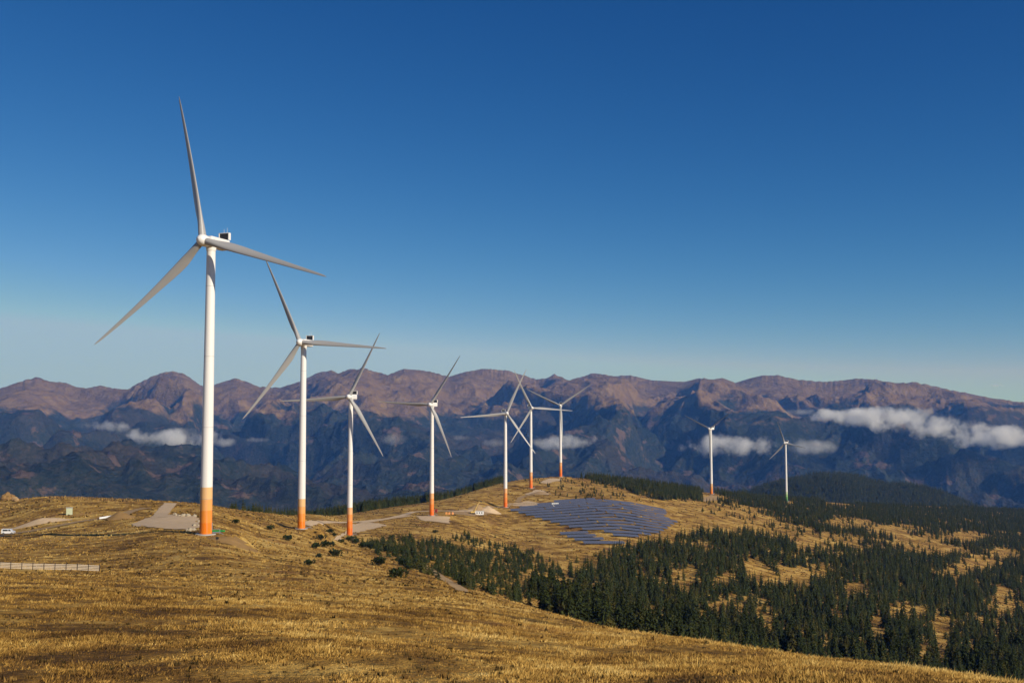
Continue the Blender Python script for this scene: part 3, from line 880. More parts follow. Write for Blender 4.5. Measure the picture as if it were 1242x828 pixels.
DENS = [  # picture-plan of the woods: outline, trees per 100 m2, height range
    ([(745,668),(800,657),(850,648),(890,650),(950,655),(1010,664),(1060,668),(1242,680),(1320,690),(1320,880),(1000,860),(860,800),(760,775),(690,752),(650,738),(640,712),(690,698),(725,690)], 3.2, 5, 14.5),
    ([(900,632),(960,640),(1030,655),(1010,664),(950,654),(895,648)], .25, 5, 11),
    ([(985,614),(1040,614),(1110,616),(1242,618),(1320,620),(1320,692),(1242,684),(1060,670),(1015,652),(960,634),(925,624)], 2.2, 5, 13),
    ([(868,596),(905,597),(960,603),(1000,610),(985,622),(930,622),(875,611)], 1.5, 8, 13),
    ([(685,573),(720,574),(770,578),(850,590),(852,608),(800,606),(760,596),(735,588)], 2.6, 8, 13),
    ([(640,582),(690,582),(735,588),(765,600),(795,608),(700,610),(660,598)], .5, 2.5, 6),
    ([(855,608),(905,618),(935,628),(905,632),(850,620)], .35, 3, 8),
    ([(436,662),(470,658),(520,652),(560,650),(600,662),(650,672),(690,690),(680,700),(640,712),(655,738),(600,722),(560,712),(500,690)], 2.9, 2.5, 7.5),
    ([(640,660),(700,668),(745,668),(725,692),(690,698)], .22, 3, 7),
    ([(560,645),(640,655),(640,665),(560,655)], .10, 2, 4),
]
def crest_trees():
    """the belt of spruces on the back slope of the ridge, tops showing above it"""
    P = []
    for _ in range(4200):
        px = 610 - 330 * RNG.uniform(0, 1) ** 1.5
        if RNG.uniform() > .12 + .88 * float(sstep(295, 470, px)): continue
        crest = np.interp(px, [285, 310, 365, 425, 475, 523, 570, 615], [650, 670, 870, 980, 1080, 1150, 1290, 1370])
        Y = crest + RNG.uniform(-15 if px > 440 else 10, 80)
        u = ray_u(px, 620)
        P.append((u * Y, Y, RNG.uniform(6, 9) + 4 * float(sstep(330, 480, px))))
    return P
def horizon_map():
    ys = np.exp(np.linspace(math.log(6), math.log(3000), 500))
    us = np.linspace(-.62, .66, 500)
    U, Yg = np.meshgrid(us, ys, indexing='ij')
    t = ground_z(U * Yg, Yg) / Yg
    return us, ys, np.maximum.accumulate(t, axis=1)
HUS, HYS, HMX = horizon_map()
def hidden_by(x, y, z):
    u = x / y
    i = np.clip(np.searchsorted(HUS, u), 0, len(HUS) - 1); j = np.clip(np.searchsorted(HYS, y * .985) - 1, 0, len(HYS) - 1)
    return (HMX[i, j] - z / y) * y          # metres by which the point is below the sight line over the ground before it
CLEAR = [(955,696,52,11),(915,684,14,8),(832,700,16,18),(990,656,34,7),(1130,664,34,7),(1100,738,26,9),(930,762,12,18),(1063,762,12,16),(1141,768,12,24),(1220,730,24,14),(790,748,12,9),
         (1040,712,20,7),(1190,680,26,7),(1180,790,16,10),(1000,790,10,10),(870,735,10,8),(1080,640,30,5),(1170,648,24,5),(1010,742,14,6),(720,712,8,7),
         (1030,631,34,3.5),(1110,652,36,4),(1155,692,26,4),(985,655,24,4),(1215,668,18,4),(880,700,16,6),(1120,790,14,9),(960,800,9,9),(850,745,9,7)]
def scatter():
    out = []
    g = 5.4
    xs = np.arange(-320, 1500, g); ys = np.arange(180, 2750, g)
    X, Y = np.meshgrid(xs, ys)
    X = X.ravel() + RNG.uniform(-g * .7, g * .7, X.size); Y = Y.ravel() + RNG.uniform(-g * .7, g * .7, Y.size)
    k = (np.abs(X / Y) < .62) & (Y > 200); X, Y = X[k], Y[k]
    Z = ground_z(X, Y)
    px, py = project(X, Y, Z)
    rnd = RNG.uniform(0, 1, X.size)
    px = px + fbm(X / 30, Y / 30, 2, 211) * 9; py = py + fbm(X / 45, Y / 45, 2, 213) * 3.5
    opn = np.zeros(X.size)
    for (cx, cy, rx, ry) in CLEAR:
        opn = np.maximum(opn, 1 - sstep(.75, 1.15, np.hypot((px - cx) / rx, (py - cy - 4) / (ry + 3))))
    cl = fbm(X / 55, Y / 75, 3, 201) + .5 * fbm(X / 17, Y / 21, 2, 207)
    used = np.zeros(X.size, bool)
    for poly, d, h0, h1 in DENS:
        m = in_poly(px, py, poly) & ~used
        used |= m
        p = d * g * g / 100
        if d > 1.95: p = p * (.03 + .97 * sstep(-.62, -.24, cl)) * (1 - .96 * opn) * np.where(Y < 330, 0, 1)
        elif d > .5: p = p * sstep(-.45, .25, cl) * 1.3
        else: p = p * (.4 + 1.2 * sstep(-.1, .5, cl))
        m &= rnd < p
        h = h0 + (h1 - h0) * RNG.beta(1.7, 1.7, X.size) * (.75 + .25 * sstep(-.4, .4, cl))
        for a, b, c in zip(X[m], Y[m], h[m]): out.append((a, b, c))
    return out
def keep_clear(x, y):
    for T in TURB:
        if math.hypot(x - T['x'], y - T['y']) < 16: return False
    return True
trees = [t for t in scatter() + crest_trees() if keep_clear(t[0], t[1])]
_ta = np.array(trees); _off = off_limits(_ta[:, 0], _ta[:, 1]); trees = [t for t, o in zip(trees, _off) if not o]
SHR = [(326,642,3.0),(349,655,3.4),(389,655,3.6),(395,664,4.4),(383,665,3.2),(405,675,4.2),(387,676,2.2),(374.6,685.6,2.2),(400,646,3.6),(459,686,4.6),(480,700,3.4),(490,686,4.8),(449,666,4.6),(426,656,4.6),(432,659,4.2),(512,688,4.2),(475,653,3.8),(286,635,2.6),(470,668,4.2),(440,664,4.0),(455,664,4.4),(486,672,4.6),(500,676,4.4),(497,690,3.0),(405,650,2.8),(527,646,3.2),(414,658,3.0)]
arr = np.array(trees)
zz = ground_z(arr[:, 0], arr[:, 1])
hid = hidden_by(arr[:, 0], arr[:, 1], zz + arr[:, 2])
vis = hid < 6
arr, zz, hid = arr[vis], zz[vis], hid[vis]
px_, py_ = project(arr[:, 0], arr[:, 1], zz)
score = np.where((hid < -1.5) & (px_ > 5) & (px_ < 1237) & (py_ < 850), (np.minimum(arr[:, 2], -hid)) / arr[:, 1], 0)
order = np.argsort(-score)
N_SOLO = 285
solo, rest = order[:N_SOLO], order[N_SOLO:]

NEAR = []
for s in range(7):
    V, T = spruce_arrays(300 + s, 17, 12, rad=(.15, .17, .19, .16, .21, .18, .20)[s])
    NEAR.append(mesh_np('crown', V, T, M['spruce'], False))
TR = MB().cyl((0, 0, -.06), (0, 0, .93), .016, .003, 8).build('trunk', M['bark']); TRD = TR.data; bpy.data.objects.remove(TR)
SHB = [mesh_np('crown', *shrub_arrays(500 + s), M['pine'], False) for s in range(5)]
STM = MB()
for k in range(4): STM.cyl((0, 0, -.12), (.22 * math.cos(k * 1.6), .22 * math.sin(k * 1.6), .4), .035, .012, 6)
so = STM.build('stem', M['bark']); STD = so.data; bpy.data.objects.remove(so)
def tree_label(x, y, px, py, h):
    if py < 618 and px < 600: return 'dark spruce top in the belt showing above the ridge behind the turbines', 'spruces showing above the ridge'
    if px < 600: return 'small dark young spruce in the loose stand on the slope below the fourth turbine', 'young spruces on the slope below the fourth turbine'
    if py < 640: return 'dark spruce in the far wood around the two distant turbines', 'spruces of the far wood'
    if px < 760: return 'dark green spruce at the edge of the wood below the solar field', 'spruces below the solar field'
    if py > 730: return 'tall dark spruce of the valley wood just above the grassy brow', 'tall spruces above the grassy brow'
    return 'dark green spruce in the middle of the valley wood right of the solar field', 'spruces of the valley wood'
for q, i in enumerate(solo):
    x, y, h = arr[i]
    r = empty('spruce_tree', (x, y, zz[i] - .1), RNG.uniform(0, 6.3))
    w = RNG.uniform(1.1, 1.6) * (1.5 if h < 7 else 1.0)
    r.scale = (h * w, h * w, h)
    lb, gp = tree_label(x, y, px_[i], py_[i], h)
    tag(r, lb, 'tree', gp)
    link('trunk', TRD, r); link('crown', NEAR[q % 7], r)
for q, (px, py, h) in enumerate(SHR):
    p = hit(px, py, 180)
    r = empty('pine_shrub', (p.x, p.y, p.z - .1), RNG.uniform(0, 6.3))
    h *= .78; r.scale = (h * 1.1, h * 1.1, h * .95)
    if px < 340: lb = 'lone dark bush on the open grass right of the tallest turbine, nearer the ' + ('turbine' if px < 300 else 'second turbine')
    elif px == 349: lb = 'round dark bush alone on the grass below the second turbine'
    elif px == 374.6: lb = 'tiny dark bush standing alone lowest on the open slope'
    elif px == 405 and py > 670: lb = 'large round dark bush lowest of the cluster below the second turbine'
    elif px < 420: lb = 'dark mountain pine bush in the cluster between second and third turbine'
    elif px in (480, 497): lb = 'small olive bush on the slope at the lower edge of the bushes'
    else: lb = 'dark rounded mountain pine bush among young spruces below the third turbine'
    gp = 'bushes between the second and third turbine' if 'in the cluster' in lb else 'bushes below the third turbine' if 'among' in lb else 'small bushes at the lower edge' if 'olive' in lb else None
    tag(r, lb, 'bush', gp)
    link('stem', STD, r); link('crown', SHB[q % 5], r)

def merged(name, P, variants, mat):
    """many far trees in one mesh; P rows: x, y, z, height"""
    Vs, Ts = [], []; off = 0
    n = len(P); ang = RNG.uniform(0, 2 * np.pi, n); vid = RNG.integers(0, len(variants), n); wid = RNG.uniform(1.05, 1.6, n)
    for v in range(len(variants)):
        V0, T0 = variants[v]; m = np.where(vid == v)[0]
        if not len(m): continue
        c, s = np.cos(ang[m])[:, None], np.sin(ang[m])[:, None]
        h = P[m, 3][:, None]; w = h * wid[m][:, None] * np.where(h < 7, 1.5, 1)
        x = (V0[:, 0] * c - V0[:, 1] * s) * w + P[m, 0][:, None]
        y = (V0[:, 0] * s + V0[:, 1] * c) * w + P[m, 1][:, None]
        z = V0[:, 2] * h + P[m, 2][:, None]
        Vs.append(np.stack([x, y, z], -1).reshape(-1, 3))
        k = np.arange(len(m))[:, None, None] * len(V0) + T0[None] + off
        Ts.append(k.reshape(-1, 3)); off += len(m) * len(V0)
    o = link(name, mesh_np(name, np.concatenate(Vs), np.concatenate(Ts), mat, False))
    return o
MIDV = [spruce_arrays(700 + s, 10, 8, rad=(.16, .18, .2, .17, .19)[s], sub=False) for s in range(5)]
FARV = [spruce_arrays(800 + s, 6, 6, rad=.2, sub=False) for s in range(4)]
PR = np.column_stack([arr[rest, 0], arr[rest, 1], zz[rest] - .2, arr[rest, 2]])
tag(merged('spruce_forest', PR, MIDV, M['spruce']), kind='stuff')
n = 17000
u = RNG.uniform(_hu[1], _hu[-2], n); Y = RNG.uniform(3050, 3800, n)
hz = hill_z(u * Y, Y)
k = (fbm(u * Y / 130, Y / 130, 3, 303) > -.45)
tag(merged('hill_forest', np.column_stack([u * Y, Y, hz - 1, RNG.uniform(8, 22, n)])[k], FARV, M['spruce']), kind='stuff')
print('trees', len(trees), 'kept', len(arr), flush=True)

# ------------------------------------------------------------------ dry grass
def grass():
    segs = ((8, 26, 60000, 9), (26, 62, 34000, 8), (62, 150, 20000, 7), (150, 330, 18000, 6), (330, 800, 30000, 5), (800, 1500, 22000, 4))
    Vs, Ts, Cs = [], [], []; off = 0
    for (y0, y1, n, nb) in segs:
        Y = y0 * (y1 / y0) ** RNG.uniform(0, 1, n) if y0 > 60 else np.sqrt(RNG.uniform(y0 ** 2, y1 ** 2, n))
        U = RNG.uniform(-.58, .58, n); X = U * Y
        Z = ground_z(X, Y)
        cl = fbm(X / 2.6, Y / 2.6, 3, 401)                    # tussocks
        hv = fbm(X / 9.0, Y / 9.0, 3, 403)
        keep = RNG.uniform(0, 1, n) < .55 + .6 * sstep(-.4, .4, cl)
        keep &= hidden_by(X, Y, Z + .5) < .3 + Y / 500
        if y1 > 150: keep &= ~off_limits(X, Y)
        X, Y, Z, cl, hv = X[keep], Y[keep], Z[keep], cl[keep], hv[keep]; n = len(X)
        grow = 1 + Y / 70.0
        Ht = (.05 + .085 * sstep(-.2, .6, cl) + .03 * sstep(0, .6, hv)) * (1 + .25 * RNG.normal(0, 1, n)) * np.minimum(grow, 8) * .6 * (.74 + .26 * sstep(14, 45, Y))
        Ht = np.clip(Ht, .03, .65)
        tall = RNG.uniform(0, 1, n) < .035
        Ht = np.where(tall, Ht * 1.6, Ht)
        tint = np.clip(.35 + .35 * RNG.normal(0, 1, n) * .6 + .35 * cl + np.where(tall, .25, 0), 0, 1)
        wind = np.array([.12, .05])
        for b in range(nb):
            a = RNG.uniform(0, 2 * np.pi, n); rr = RNG.uniform(0, .13, n) * np.minimum(grow, 5)
            bx, by = X + np.cos(a) * rr, Y + np.sin(a) * rr
            h = Ht * RNG.uniform(.55, 1.15, n)
            ln = RNG.uniform(.15, .75, n)[:, None] * np.stack([np.cos(a), np.sin(a)], -1) + wind
            w = (.0042 * np.minimum(grow, 7) ** 1.5 + .0022) * RNG.uniform(.7, 1.4, n)
            wa = RNG.uniform(-.9, .9, n); wx, wy = np.cos(wa) * w, np.sin(wa) * w
            bz = Z - .03
            mx, my = bx + ln[:, 0] * h * .35, by + ln[:, 1] * h * .35
            tx, ty = bx + ln[:, 0] * h, by + ln[:, 1] * h
            P = np.stack([np.stack([bx - wx, by - wy, bz], -1), np.stack([bx + wx, by + wy, bz], -1),
                          np.stack([mx + wx * .8, my + wy * .8, bz + h * .62], -1), np.stack([mx - wx * .8, my - wy * .8, bz + h * .62], -1),
                          np.stack([tx, ty, bz + h], -1)], 1)
            Vs.append(P.reshape(-1, 3))
            k = np.arange(n)[:, None] * 5 + off
            Ts.append(np.concatenate([k + np.array([0, 1, 2]), k + np.array([0, 2, 3]), k + np.array([3, 2, 4])]))
            Cs.append(np.repeat(np.clip(tint + RNG.normal(0, .12, n), 0, 1), 5))
            off += n * 5
    me = mesh_np('dry_grass', np.concatenate(Vs), np.concatenate(Ts), M['grass'], False)
    at_ = me.attributes.new('tint', 'FLOAT', 'POINT')
    at_.data.foreach_set('value', np.concatenate(Cs).astype(np.float32))
    tag(link('dry_grass', me), kind='stuff')
    print('grass tris', sum(len(t) for t in Ts), flush=True)
grass()

def dwarf_shrubs():
    """knee-high heather and juniper clumps that dot the open hill"""
    Vs, Ts, Cs = [], [], []; off = 0
    for (y0, y1, n, h0, h1) in ((8, 40, 9000, .03, .085), (40, 150, 6000, .08, .22), (150, 420, 12000, .2, .5), (420, 900, 15000, .4, .95), (900, 1700, 16000, .5, 1.3)):
        Y = np.sqrt(RNG.uniform(y0 ** 2, y1 ** 2, n)); U = RNG.uniform(-.58, .58, n); X = U * Y
        cl = fbm(X / 24, Y / 24, 3, 431) + .6 * fbm(X / 90, Y / 90, 2, 433)
        keep = RNG.uniform(0, 1, n) < .12 + .88 * sstep(-.25, .45, cl)
        X, Y, cl = X[keep], Y[keep], cl[keep]
        Z = ground_z(X, Y)
        keep = (hidden_by(X, Y, Z + 1) < 1) & ~off_limits(X, Y)
        X, Y, Z, cl = X[keep], Y[keep], Z[keep], cl[keep]; n = len(X)
        h = RNG.uniform(h0, h1, n); w = h * RNG.uniform(.7, 1.5, n); tint = np.clip(RNG.uniform(0, 1, n) * .75 + .2 * cl, 0, 1)
        for b in range(7):
            a = RNG.uniform(0, 2 * np.pi, n); rr = w * RNG.uniform(0, .6, n)
            px, py = X + np.cos(a) * rr, Y + np.sin(a) * rr
            ww = w * RNG.uniform(.25, .55, n); wa = RNG.uniform(-1, 1, n); hh = h * (1.05 - .5 * rr / w) * RNG.uniform(.6, 1.1, n)
            P = np.stack([np.stack([px - np.cos(wa) * ww, py - np.sin(wa) * ww, Z - .1 + hh * RNG.uniform(0, .4, n)], -1),
                          np.stack([px + np.cos(wa) * ww, py + np.sin(wa) * ww, Z - .1 + hh * RNG.uniform(0, .4, n)], -1),
                          np.stack([px + RNG.normal(0, .25, n) * w, py + RNG.normal(0, .25, n) * w, Z + hh], -1)], 1)
            Vs.append(P.reshape(-1, 3)); Ts.append(np.arange(n)[:, None] * 3 + off + np.array([0, 1, 2])); Cs.append(np.repeat(tint, 3)); off += n * 3
    m, nt, bs = newmat('dwarf_shrub_leaves')
    at_ = N(nt, 'ShaderNodeAttribute', attribute_name='tint')
    L(nt, ramp(nt, at_.outputs['Fac'], [(.0, (.042, .030, .012)), (.3, (.080, .052, .017)), (.55, (.14, .078, .024)), (.8, (.28, .165, .046))]), bs.inputs['Base Color'])
    bs.inputs['Roughness'].default_value = .9; bs.inputs['Specular IOR Level'].default_value = .1
    me = mesh_np('dwarf_shrubs', np.concatenate(Vs), np.concatenate(Ts), m, False)
    q = me.attributes.new('tint', 'FLOAT', 'POINT'); q.data.foreach_set('value', np.concatenate(Cs).astype(np.float32))
    tag(link('dwarf_shrubs', me), kind='stuff')
dwarf_shrubs()

# ------------------------------------------------------------------ low clouds in the valley
def cloud_mat():
    m = bpy.data.materials.new('cloud_vapour'); m.use_nodes = True
    nt = m.node_tree; nt.nodes.remove(nt.nodes['Principled BSDF'])
    tc = N(nt, 'ShaderNodeTexCoord').outputs['Object']
    pos = N(nt, 'ShaderNodeNewGeometry').outputs['Position']
    ln = N(nt, 'ShaderNodeVectorMath', operation='LENGTH'); L(nt, tc, ln.inputs[0])
    r2 = math_(nt, 'POWER', ln.outputs['Value'], 2.0)
    n1 = noise(nt, pos, .0045, 6, .66)
    d = math_(nt, 'ADD', math_(nt, 'MULTIPLY_ADD', r2, -1.1, .48), math_(nt, 'MULTIPLY_ADD', n1, 5.2, -2.62))
    d = math_(nt, 'MINIMUM', math_(nt, 'MAXIMUM', d, 0.0), 1.0)
    oi = N(nt, 'ShaderNodeObjectInfo')
    d = math_(nt, 'MULTIPLY', d, math_(nt, 'MULTIPLY', oi.outputs['Alpha'], .019))
    v = N(nt, 'ShaderNodeVolumePrincipled')
    v.inputs['Color'].default_value = (1, 1, 1, 1); v.inputs['Anisotropy'].default_value = .0
    L(nt, d, v.inputs['Density'])
    L(nt, v.outputs[0], nt.nodes['Material Output'].inputs['Volume'])
    return m
CM = cloud_mat()
CLOUDS = [(134,518,72,22,8000,.5,'thin white cloud wisp over the dark slope left of the tallest tower'),
 (208,531,92,30,7600,.8,'puffy white cloud bank just left of the tallest tower'),
 (177,516,22,10,8100,.4,'tiny cloud puff between two larger clouds left of the tallest tower'),
 (270,536,30,14,7700,.4,'small grey cloud just right of the tallest tower'),
 (306,533,40,9,7900,.35,'thin flat cloud streak left of the second turbine'),
 (552,530,32,10,8200,.35,'thin cloud streak right of the fourth turbine'),
 (597,537,34,13,8000,.3,'faint cloud wisp left of the fifth turbine tower'),
 (478,532,50,16,8300,.12,'faint hazy cloud between third and fourth turbine'),
 (686,535,86,28,7800,.8,'white cloud bank right behind the turbine on the hilltop'),
 (890,540,120,36,7800,.75,'broad white cloud behind the orange footed distant turbine'),
 (985,542,52,26,8000,.35,'pale cloud shred just right of the farthest turbine'),
 (970,500,36,11,8600,.4,'small cloud wisp above the farthest turbine'),
 (905,514,32,11,8400,.35,'small cloud wisp between and above the two distant turbines'),
 (1062,505,150,30,8300,.9,'long white cloud forming the left end of the big cloud bank'),
 (1130,517,110,34,8000,1.0,'thick white cloud in the middle of the big cloud bank'),
 (1215,530,130,36,7700,1.0,'broad white cloud at the right end of the big cloud bank'),
 (1205,467,26,5,15500,.25,'tiny grey cloud alone in the sky above the ridge')]
def clouds():
    bm = bmesh.new(); bmesh.ops.create_icosphere(bm, subdivisions=4, radius=1.0)
    rg = random.Random(5)
    me = bpy.data.meshes.new('cloud'); bm.to_mesh(me); bm.free(); me.materials.append(CM)
    for (px, py, w, h, Y, a, lb) in CLOUDS:
        w *= 1.12; h *= .82
        p = at(px, py, Y)
        o = link('cloud', me, None, p, (0, rg.uniform(-.02, .02), rg.uniform(-.2, .2)))
        o.scale = (w / 2 * Y / F * 1.2, max(w / 2 * .55, h) * Y / F, h / 2 * Y / F * 1.25)
        o.color = (1, 1, 1, a)
        tag(o, lb, 'cloud', 'low clouds before the mountains')
clouds()

# ------------------------------------------------------------------ things standing on the hill
def snow_fence():
    A = hit(-14, 692, 120); B = hit(120.5, 691.5, 120)
    Yf = 190.0
    A = Vector((ray_u(-14, 690) * Yf, Yf, 0)); B = Vector((ray_u(120.5, 690) * Yf * 1.0, Yf * 1.0, 0))
    n = 10; d = (B - A) / n
    z = lambda p: gz(p.x, p.y)
    r = empty('snow_fence', (A.x, A.y, z(A)))
    tag(r, 'low pale slatted wooden snow fence standing alone on the brown grass slope', 'fence')
    Ltot = (B - A).length; ang = math.atan2(d.y, d.x)
    for i in range(n + 1):
        p = A + d * i
        MB().box((0, 0, .6), (.12, .12, 1.6)).build('post', M['bark'], r, loc=(p.x - A.x, p.y - A.y, z(p) - z(A)))
    for i in range(n):
        p = A + d * (i + .5); zc = (z(A + d * i) + z(A + d * (i + 1))) / 2
        mb = MB()
        for k in range(4): mb.box((0, -.08, .30 + k * .27), (d.length - .16, .03, .16))
        q = mb.build('slat_panel', M['fencewood'], r, loc=(p.x - A.x, p.y - A.y, zc - z(A)))
        q.rotation_euler = (0, -math.atan2(z(A + d * (i + 1)) - z(A + d * i), d.length), ang)
snow_fence()

def van():
    p = hit(10, 648, 300)
    r = empty('van', (p.x, p.y, p.z + .25), math.radians(8))
    tag(r, 'white van parked on the farm road at the left edge', 'van')
    s = 1.15
    MB().prism([(-2.5, .35), (2.45, .35), (2.5, .9), (2.3, 1.15), (1.6, 1.25), (1.05, 2.05), (-2.35, 2.1), (-2.5, 1.2)], -.95, .95).build('body', M['vanwhite'], r)
    for sy in (-.96, .96):
        MB().prism([(.25, 1.25), (1.35, 1.25), (.95, 1.85), (.25, 1.9)], sy - .02, sy + .02).build('side_window', M['glass'], r)
        MB().prism([(-1.9, 1.25), (.05, 1.25), (.05, 1.9), (-1.9, 1.9)], sy - .02, sy + .02).build('side_window', M['glass'], r)
        for wx in (-1.55, 1.55):
            w = MB().cyl((wx, sy - .1, .36), (wx, sy + .1, .36), .36, n=20).build('wheel', M['black'], r)
            MB().cyl((wx, sy * 1.11 - .02, .36), (wx, sy * 1.11 + .02, .36), .2, n=16).build('rim', M['steel'], w)
    MB().box((2.47, .65, .85), (.12, .35, .2)).build('headlight', M['glass'], r)
    MB().box((2.47, -.65, .85), (.12, .35, .2)).build('headlight', M['glass'], r)
van()

def kiosk():
    p = hit(84, 624, 300)
    r = empty('cable_kiosk', (p.x, p.y, p.z), .3)
    tag(r, 'pale green box shaped cable kiosk on the grassy bank beside the farm road', 'kiosk')
    MB().box((0, 0, 1.5), (2.6, 1.8, 3.2), bevel=.06).build('cabinet', M['kiosk'], r)
    MB().box((0, 0, 3.2), (2.9, 2.1, .2)).build('roof', M['concrete'], r)
    for x in (-.62, .62): MB().box((x, -.92, 1.5), (1.1, .06, 2.5)).build('door', M['kiosk'], r)
kiosk()

def rocks(name, px, py, ymin, size, seed, label, mat='rock', group=None, cat='rock', n=5):
    p = hit(px, py, ymin); mb = MB(); rr = random.Random(seed)
    for k in range(n):
        s = size * rr.uniform(.5, 1)
        mb.blob((rr.uniform(-.6, .6) * size * (n > 1), rr.uniform(-.5, .5) * size * (n > 1), s * .3), (s * .6, s * .5, s * .5), 2, .25, seed + k)
    o = mb.build(name, M[mat], loc=p)
    tag(o, label, cat, group)
rocks('rock_outcrop', 8, 606, 400, 6.0, 3, 'yellowish brown rock outcrop on the crest at the left edge', n=7, mat='bank')
rocks('boulder', 22, 607, 400, 3.0, 9, 'brownish boulder beside the rock outcrop, right of it', n=2, mat='track')
for k, (px, py) in enumerate([(212.5, 624.5), (217, 625), (222.5, 625.5), (228.5, 625.5), (236, 626)]):
    rocks('boulder', px, py + 1, 300, 1.7, 20 + k, 'whitish boulder in the row along the back edge of the gravel pad', group='boulders along the gravel pad', n=1, cat='boulder')
for k, (px, py) in enumerate([(233, 642), (229.5, 642.8), (238.5, 637), (240, 632)]):
    rocks('boulder', px, py + 1, 250, 1.5, 40 + k, 'grey boulder heaped at the pad corner left of the tallest tower', group='boulders at the pad corner', n=2, cat='boulder', mat='rock')

def pipes():
    p = hit(131, 629, 300)
    r = MB()
    for k in range(4): r.cyl((-3.5, k * .35, .25 + (k % 2) * .3), (3.5, k * .35 + .4, 1.0 + (k % 2) * .3), .22, n=10)
    o = r.build('pipe_stack', M['vanwhite'], loc=p, rot=(0, 0, .5))
    tag(o, 'stack of white pipes lying by the road between kiosk and gravel pad', 'pipes')
pipes()
def green_sheet():
    p = hit(261, 645, 300)
    mb = MB(); mb.box((0, 0, .35), (6.5, .4, .55), bevel=.1); 
    for x in (-3, -1, 1, 3): mb.cyl((x, 0, -.2), (x, 0, .75), .06, n=6)
    o = mb.build('green_barrier', M['green'], loc=p)
    tag(o, 'bright green plastic barrier on the grass just right of the tallest tower', 'barrier')
green_sheet()
def marker():
    p = hit(263, 658.5, 250)
    r = empty('sign_post', p)
    tag(r, 'dark short post with a small plate below the tallest tower', 'post')
    MB().cyl((0, 0, -.2), (0, 0, 2.1), .09, .08, 8).build('post', M['bark'], r)
    MB().box((.1, -.1, 1.5), (.9, .05, .7)).build('plate', M['dark'], r)
marker()

def excavator():
    p = hit(573.5, 623.5, 700)
    r = empty('excavator', (p.x, p.y, p.z + .3), math.radians(15))
    tag(r, 'excavator with raised boom standing before the gravel heap', 'excavator')
    for y in (-1.2, 1.2):
        MB().prism([(-2.2, .2), (-1.9, 0), (1.9, 0), (2.2, .2), (2.2, .7), (1.9, .95), (-1.9, .95), (-2.2, .7)], y - .35, y + .35).build('crawler_track', M['black'], r)
    MB().box((-.4, 0, 1.75), (3.9, 2.6, 1.4), bevel=.15).build('body', M['yellow'], r)
    c = MB().box((.9, .75, 2.6), (1.5, 1.1, 1.7), bevel=.1).build('cab', M['yellow'], r)
    MB().box((1.0, .18, 2.75), (1.1, .06, 1.0)).build('window', M['glass'], c)
    b = MB(); b.cyl((1.4, -.2, 2.0), (4.4, -.2, 8.5), .55, .42, 8); b.cyl((4.4, -.2, 8.5), (7.2, -.2, 11.2), .42, .32, 8)
    b.build('boom', M['yellow'], r)
    MB().prism([(6.8, 11.4), (7.6, 11.7), (8.2, 10.9), (7.7, 10.4), (7.0, 10.6)], -.75, .35).build('bucket', M['dark'], r)
excavator()
def hut():
    p = hit(580, 624, 700)
    r = empty('site_hut', (p.x, p.y, p.z), math.radians(6))
    tag(r, 'white site container with brown end beside the gravel heap', 'container')
    MB().box((1.0, 0, 1.7), (8.0, 3.2, 3.3), bevel=.05).build('body', M['vanwhite'], r)
    MB().box((-5.2, 0, 1.5), (4.2, 3.0, 3.0)).build('annex', M['hutwood'], r)
    for x in (-1.2, 1.0, 3.2): MB().box((x, -1.62, 1.9), (1.1, .06, 1.1)).build('window', M['glass'], r)
    MB().box((1.0, 0, 3.42), (8.3, 3.5, .14)).build('roof', M['concrete'], r)
hut()
def heap(name, px, py, ymin, sx, sy, sz, mat, lb, seed, cat='heap'):
    p = hit(px, py, ymin)
    n = 28; g = np.linspace(-1, 1, n); X, Y = np.meshgrid(g, g, indexing='ij'); r = np.hypot(X, Y)
    z = np.maximum(1 - r, -.05) ** 1.0 if False else np.clip(1 - r, -.1, 1)
    z = z * sz + fbm(X * 3 + seed, Y * 3, 3, seed) * .12 * sz * np.clip(1 - r, 0, 1)
    gx, gy = X * sx + p.x, Y * sy + p.y
    zz_ = ground_z(gx, gy) - p.z + z
    V = np.stack([X * sx, Y * sy, zz_], -1).reshape(-1, 3)
    i, j = np.meshgrid(np.arange(n - 1), np.arange(n - 1), indexing='ij')
    Fc = np.stack([i * n + j, (i + 1) * n + j, (i + 1) * n + j + 1, i * n + j + 1], -1).reshape(-1, 4)
    o = link(name, mesh_np(name, V, Fc, M[mat], True), None, p)
    tag(o, lb, cat)
heap('gravel_heap', 593, 620.5, 800, 12, 9, 5.5, 'gravel', 'large pale gravel heap right of the white site container', 61)
heap('gravel_heap', 580, 618, 820, 10, 8, 5.5, 'track', 'darker gravel heap behind the excavator and the site container', 62)
heap('earth_heap', 654, 599, 1000, 14, 9, 3.0, 'track', 'low brown earth heap beside the pad below the hilltop turbines', 63)
heap('earth_heap', 283, 660, 260, 9, 5, 2.0, 'bank', 'low orange brown earth heap on the grass right of the tallest tower', 64)
heap('earth_heap', 50, 634, 300, 14, 5, 2.2, 'gravel', 'pale earth bank beside the farm road near the white van', 65)
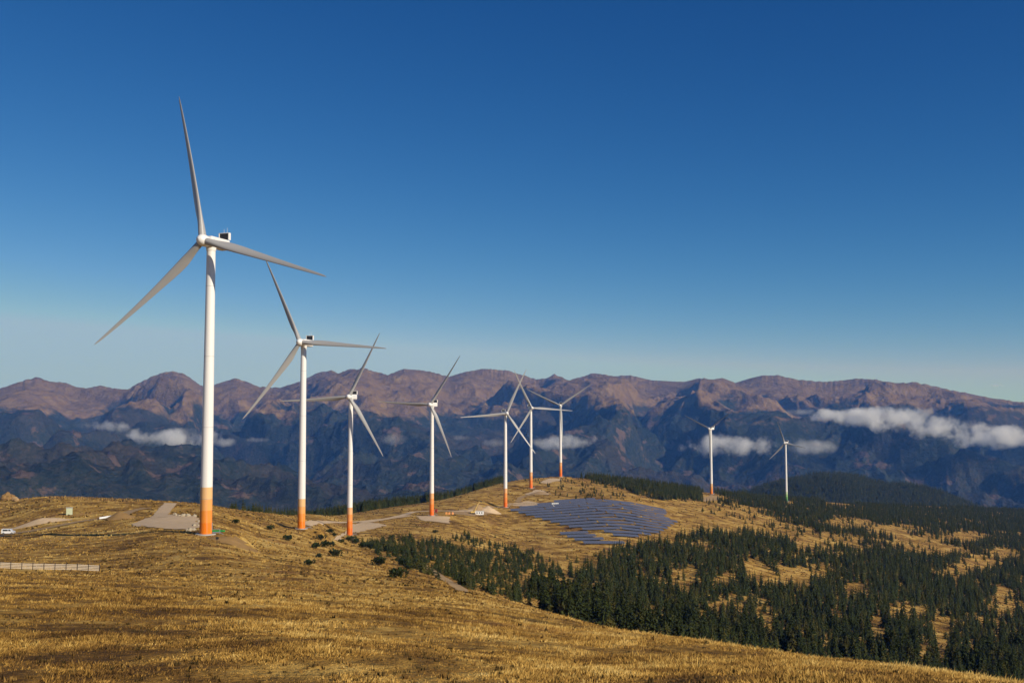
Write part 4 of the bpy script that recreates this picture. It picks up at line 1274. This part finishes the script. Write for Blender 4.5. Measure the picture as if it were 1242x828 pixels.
heap('earth_heap', 145, 629, 300, 7, 7, 3.2, 'bank', 'brown earth heap at the left corner of the gravel pad', 66)
def barriers():
    for k, px in enumerate((541.5, 545.0, 549.0)):
        p = hit(px, 623.5, 700)
        o = MB().prism([(-1.1, 0), (1.1, 0), (.9, .5), (.75, 1.9), (-.75, 1.9), (-.9, .5)], -.8, .8).build('barrier_block', M['orange'], loc=p, rot=(0, 0, .1 * k))
        tag(o, 'orange barrier block in the short row right of the fourth tower', 'barrier', 'orange barrier blocks')
    p = hit(529, 621, 700)
    r = empty('small_container', p)
    tag(r, 'small dark red container just right of the fourth tower foot', 'container')
    MB().box((0, 0, 1.3), (2.2, 2.2, 2.6), bevel=.05).build('body', M['red'], r); MB().box((0, -1.12, 1.2), (.9, .06, 2.0)).build('door', M['dark'], r)
    p = hit(673, 613.5, 900)
    r = empty('transformer_station', p, .2)
    tag(r, 'white transformer container at the far left edge of the solar field', 'container')
    MB().box((0, 0, 1.6), (7, 3, 3.2), bevel=.05).build('body', M['vanwhite'], r); MB().box((0, 0, 3.27), (7.3, 3.3, .14)).build('roof', M['concrete'], r)
    for x in (-2, 0, 2): MB().box((x, -1.53, 1.5), (1.4, .06, 2.3)).build('door', M['steel'], r)
barriers()
def pasture_fence():
    P = [hit(px, py, 450) for px, py in ((60, 605), (100, 606), (150, 607.5), (170, 608))]
    a = P[0]
    r = empty('pasture_fence', a)
    tag(r, 'thin wire pasture fence on posts along the grassy skyline left of the pad', 'fence')
    tops = []
    for k in range(3):
        for t in range(9):
            q = P[k].lerp(P[k + 1], t / 9); z = gz(q.x, q.y)
            MB().cyl((0, 0, -.3), (0, 0, 1.9), .12, .1, 6).build('post', M['bark'], r, loc=(q.x - a.x, q.y - a.y, z - a.z))
            tops.append(Vector((q.x - a.x, q.y - a.y, z - a.z + 1.6)))
    w = MB()
    for s, e in zip(tops[:-1], tops[1:]):
        w.cyl(s, e, .02, n=4); w.cyl(s - Vector((0, 0, .7)), e - Vector((0, 0, .7)), .02, n=4)
    w.build('wire', M['steel'], r)
pasture_fence()
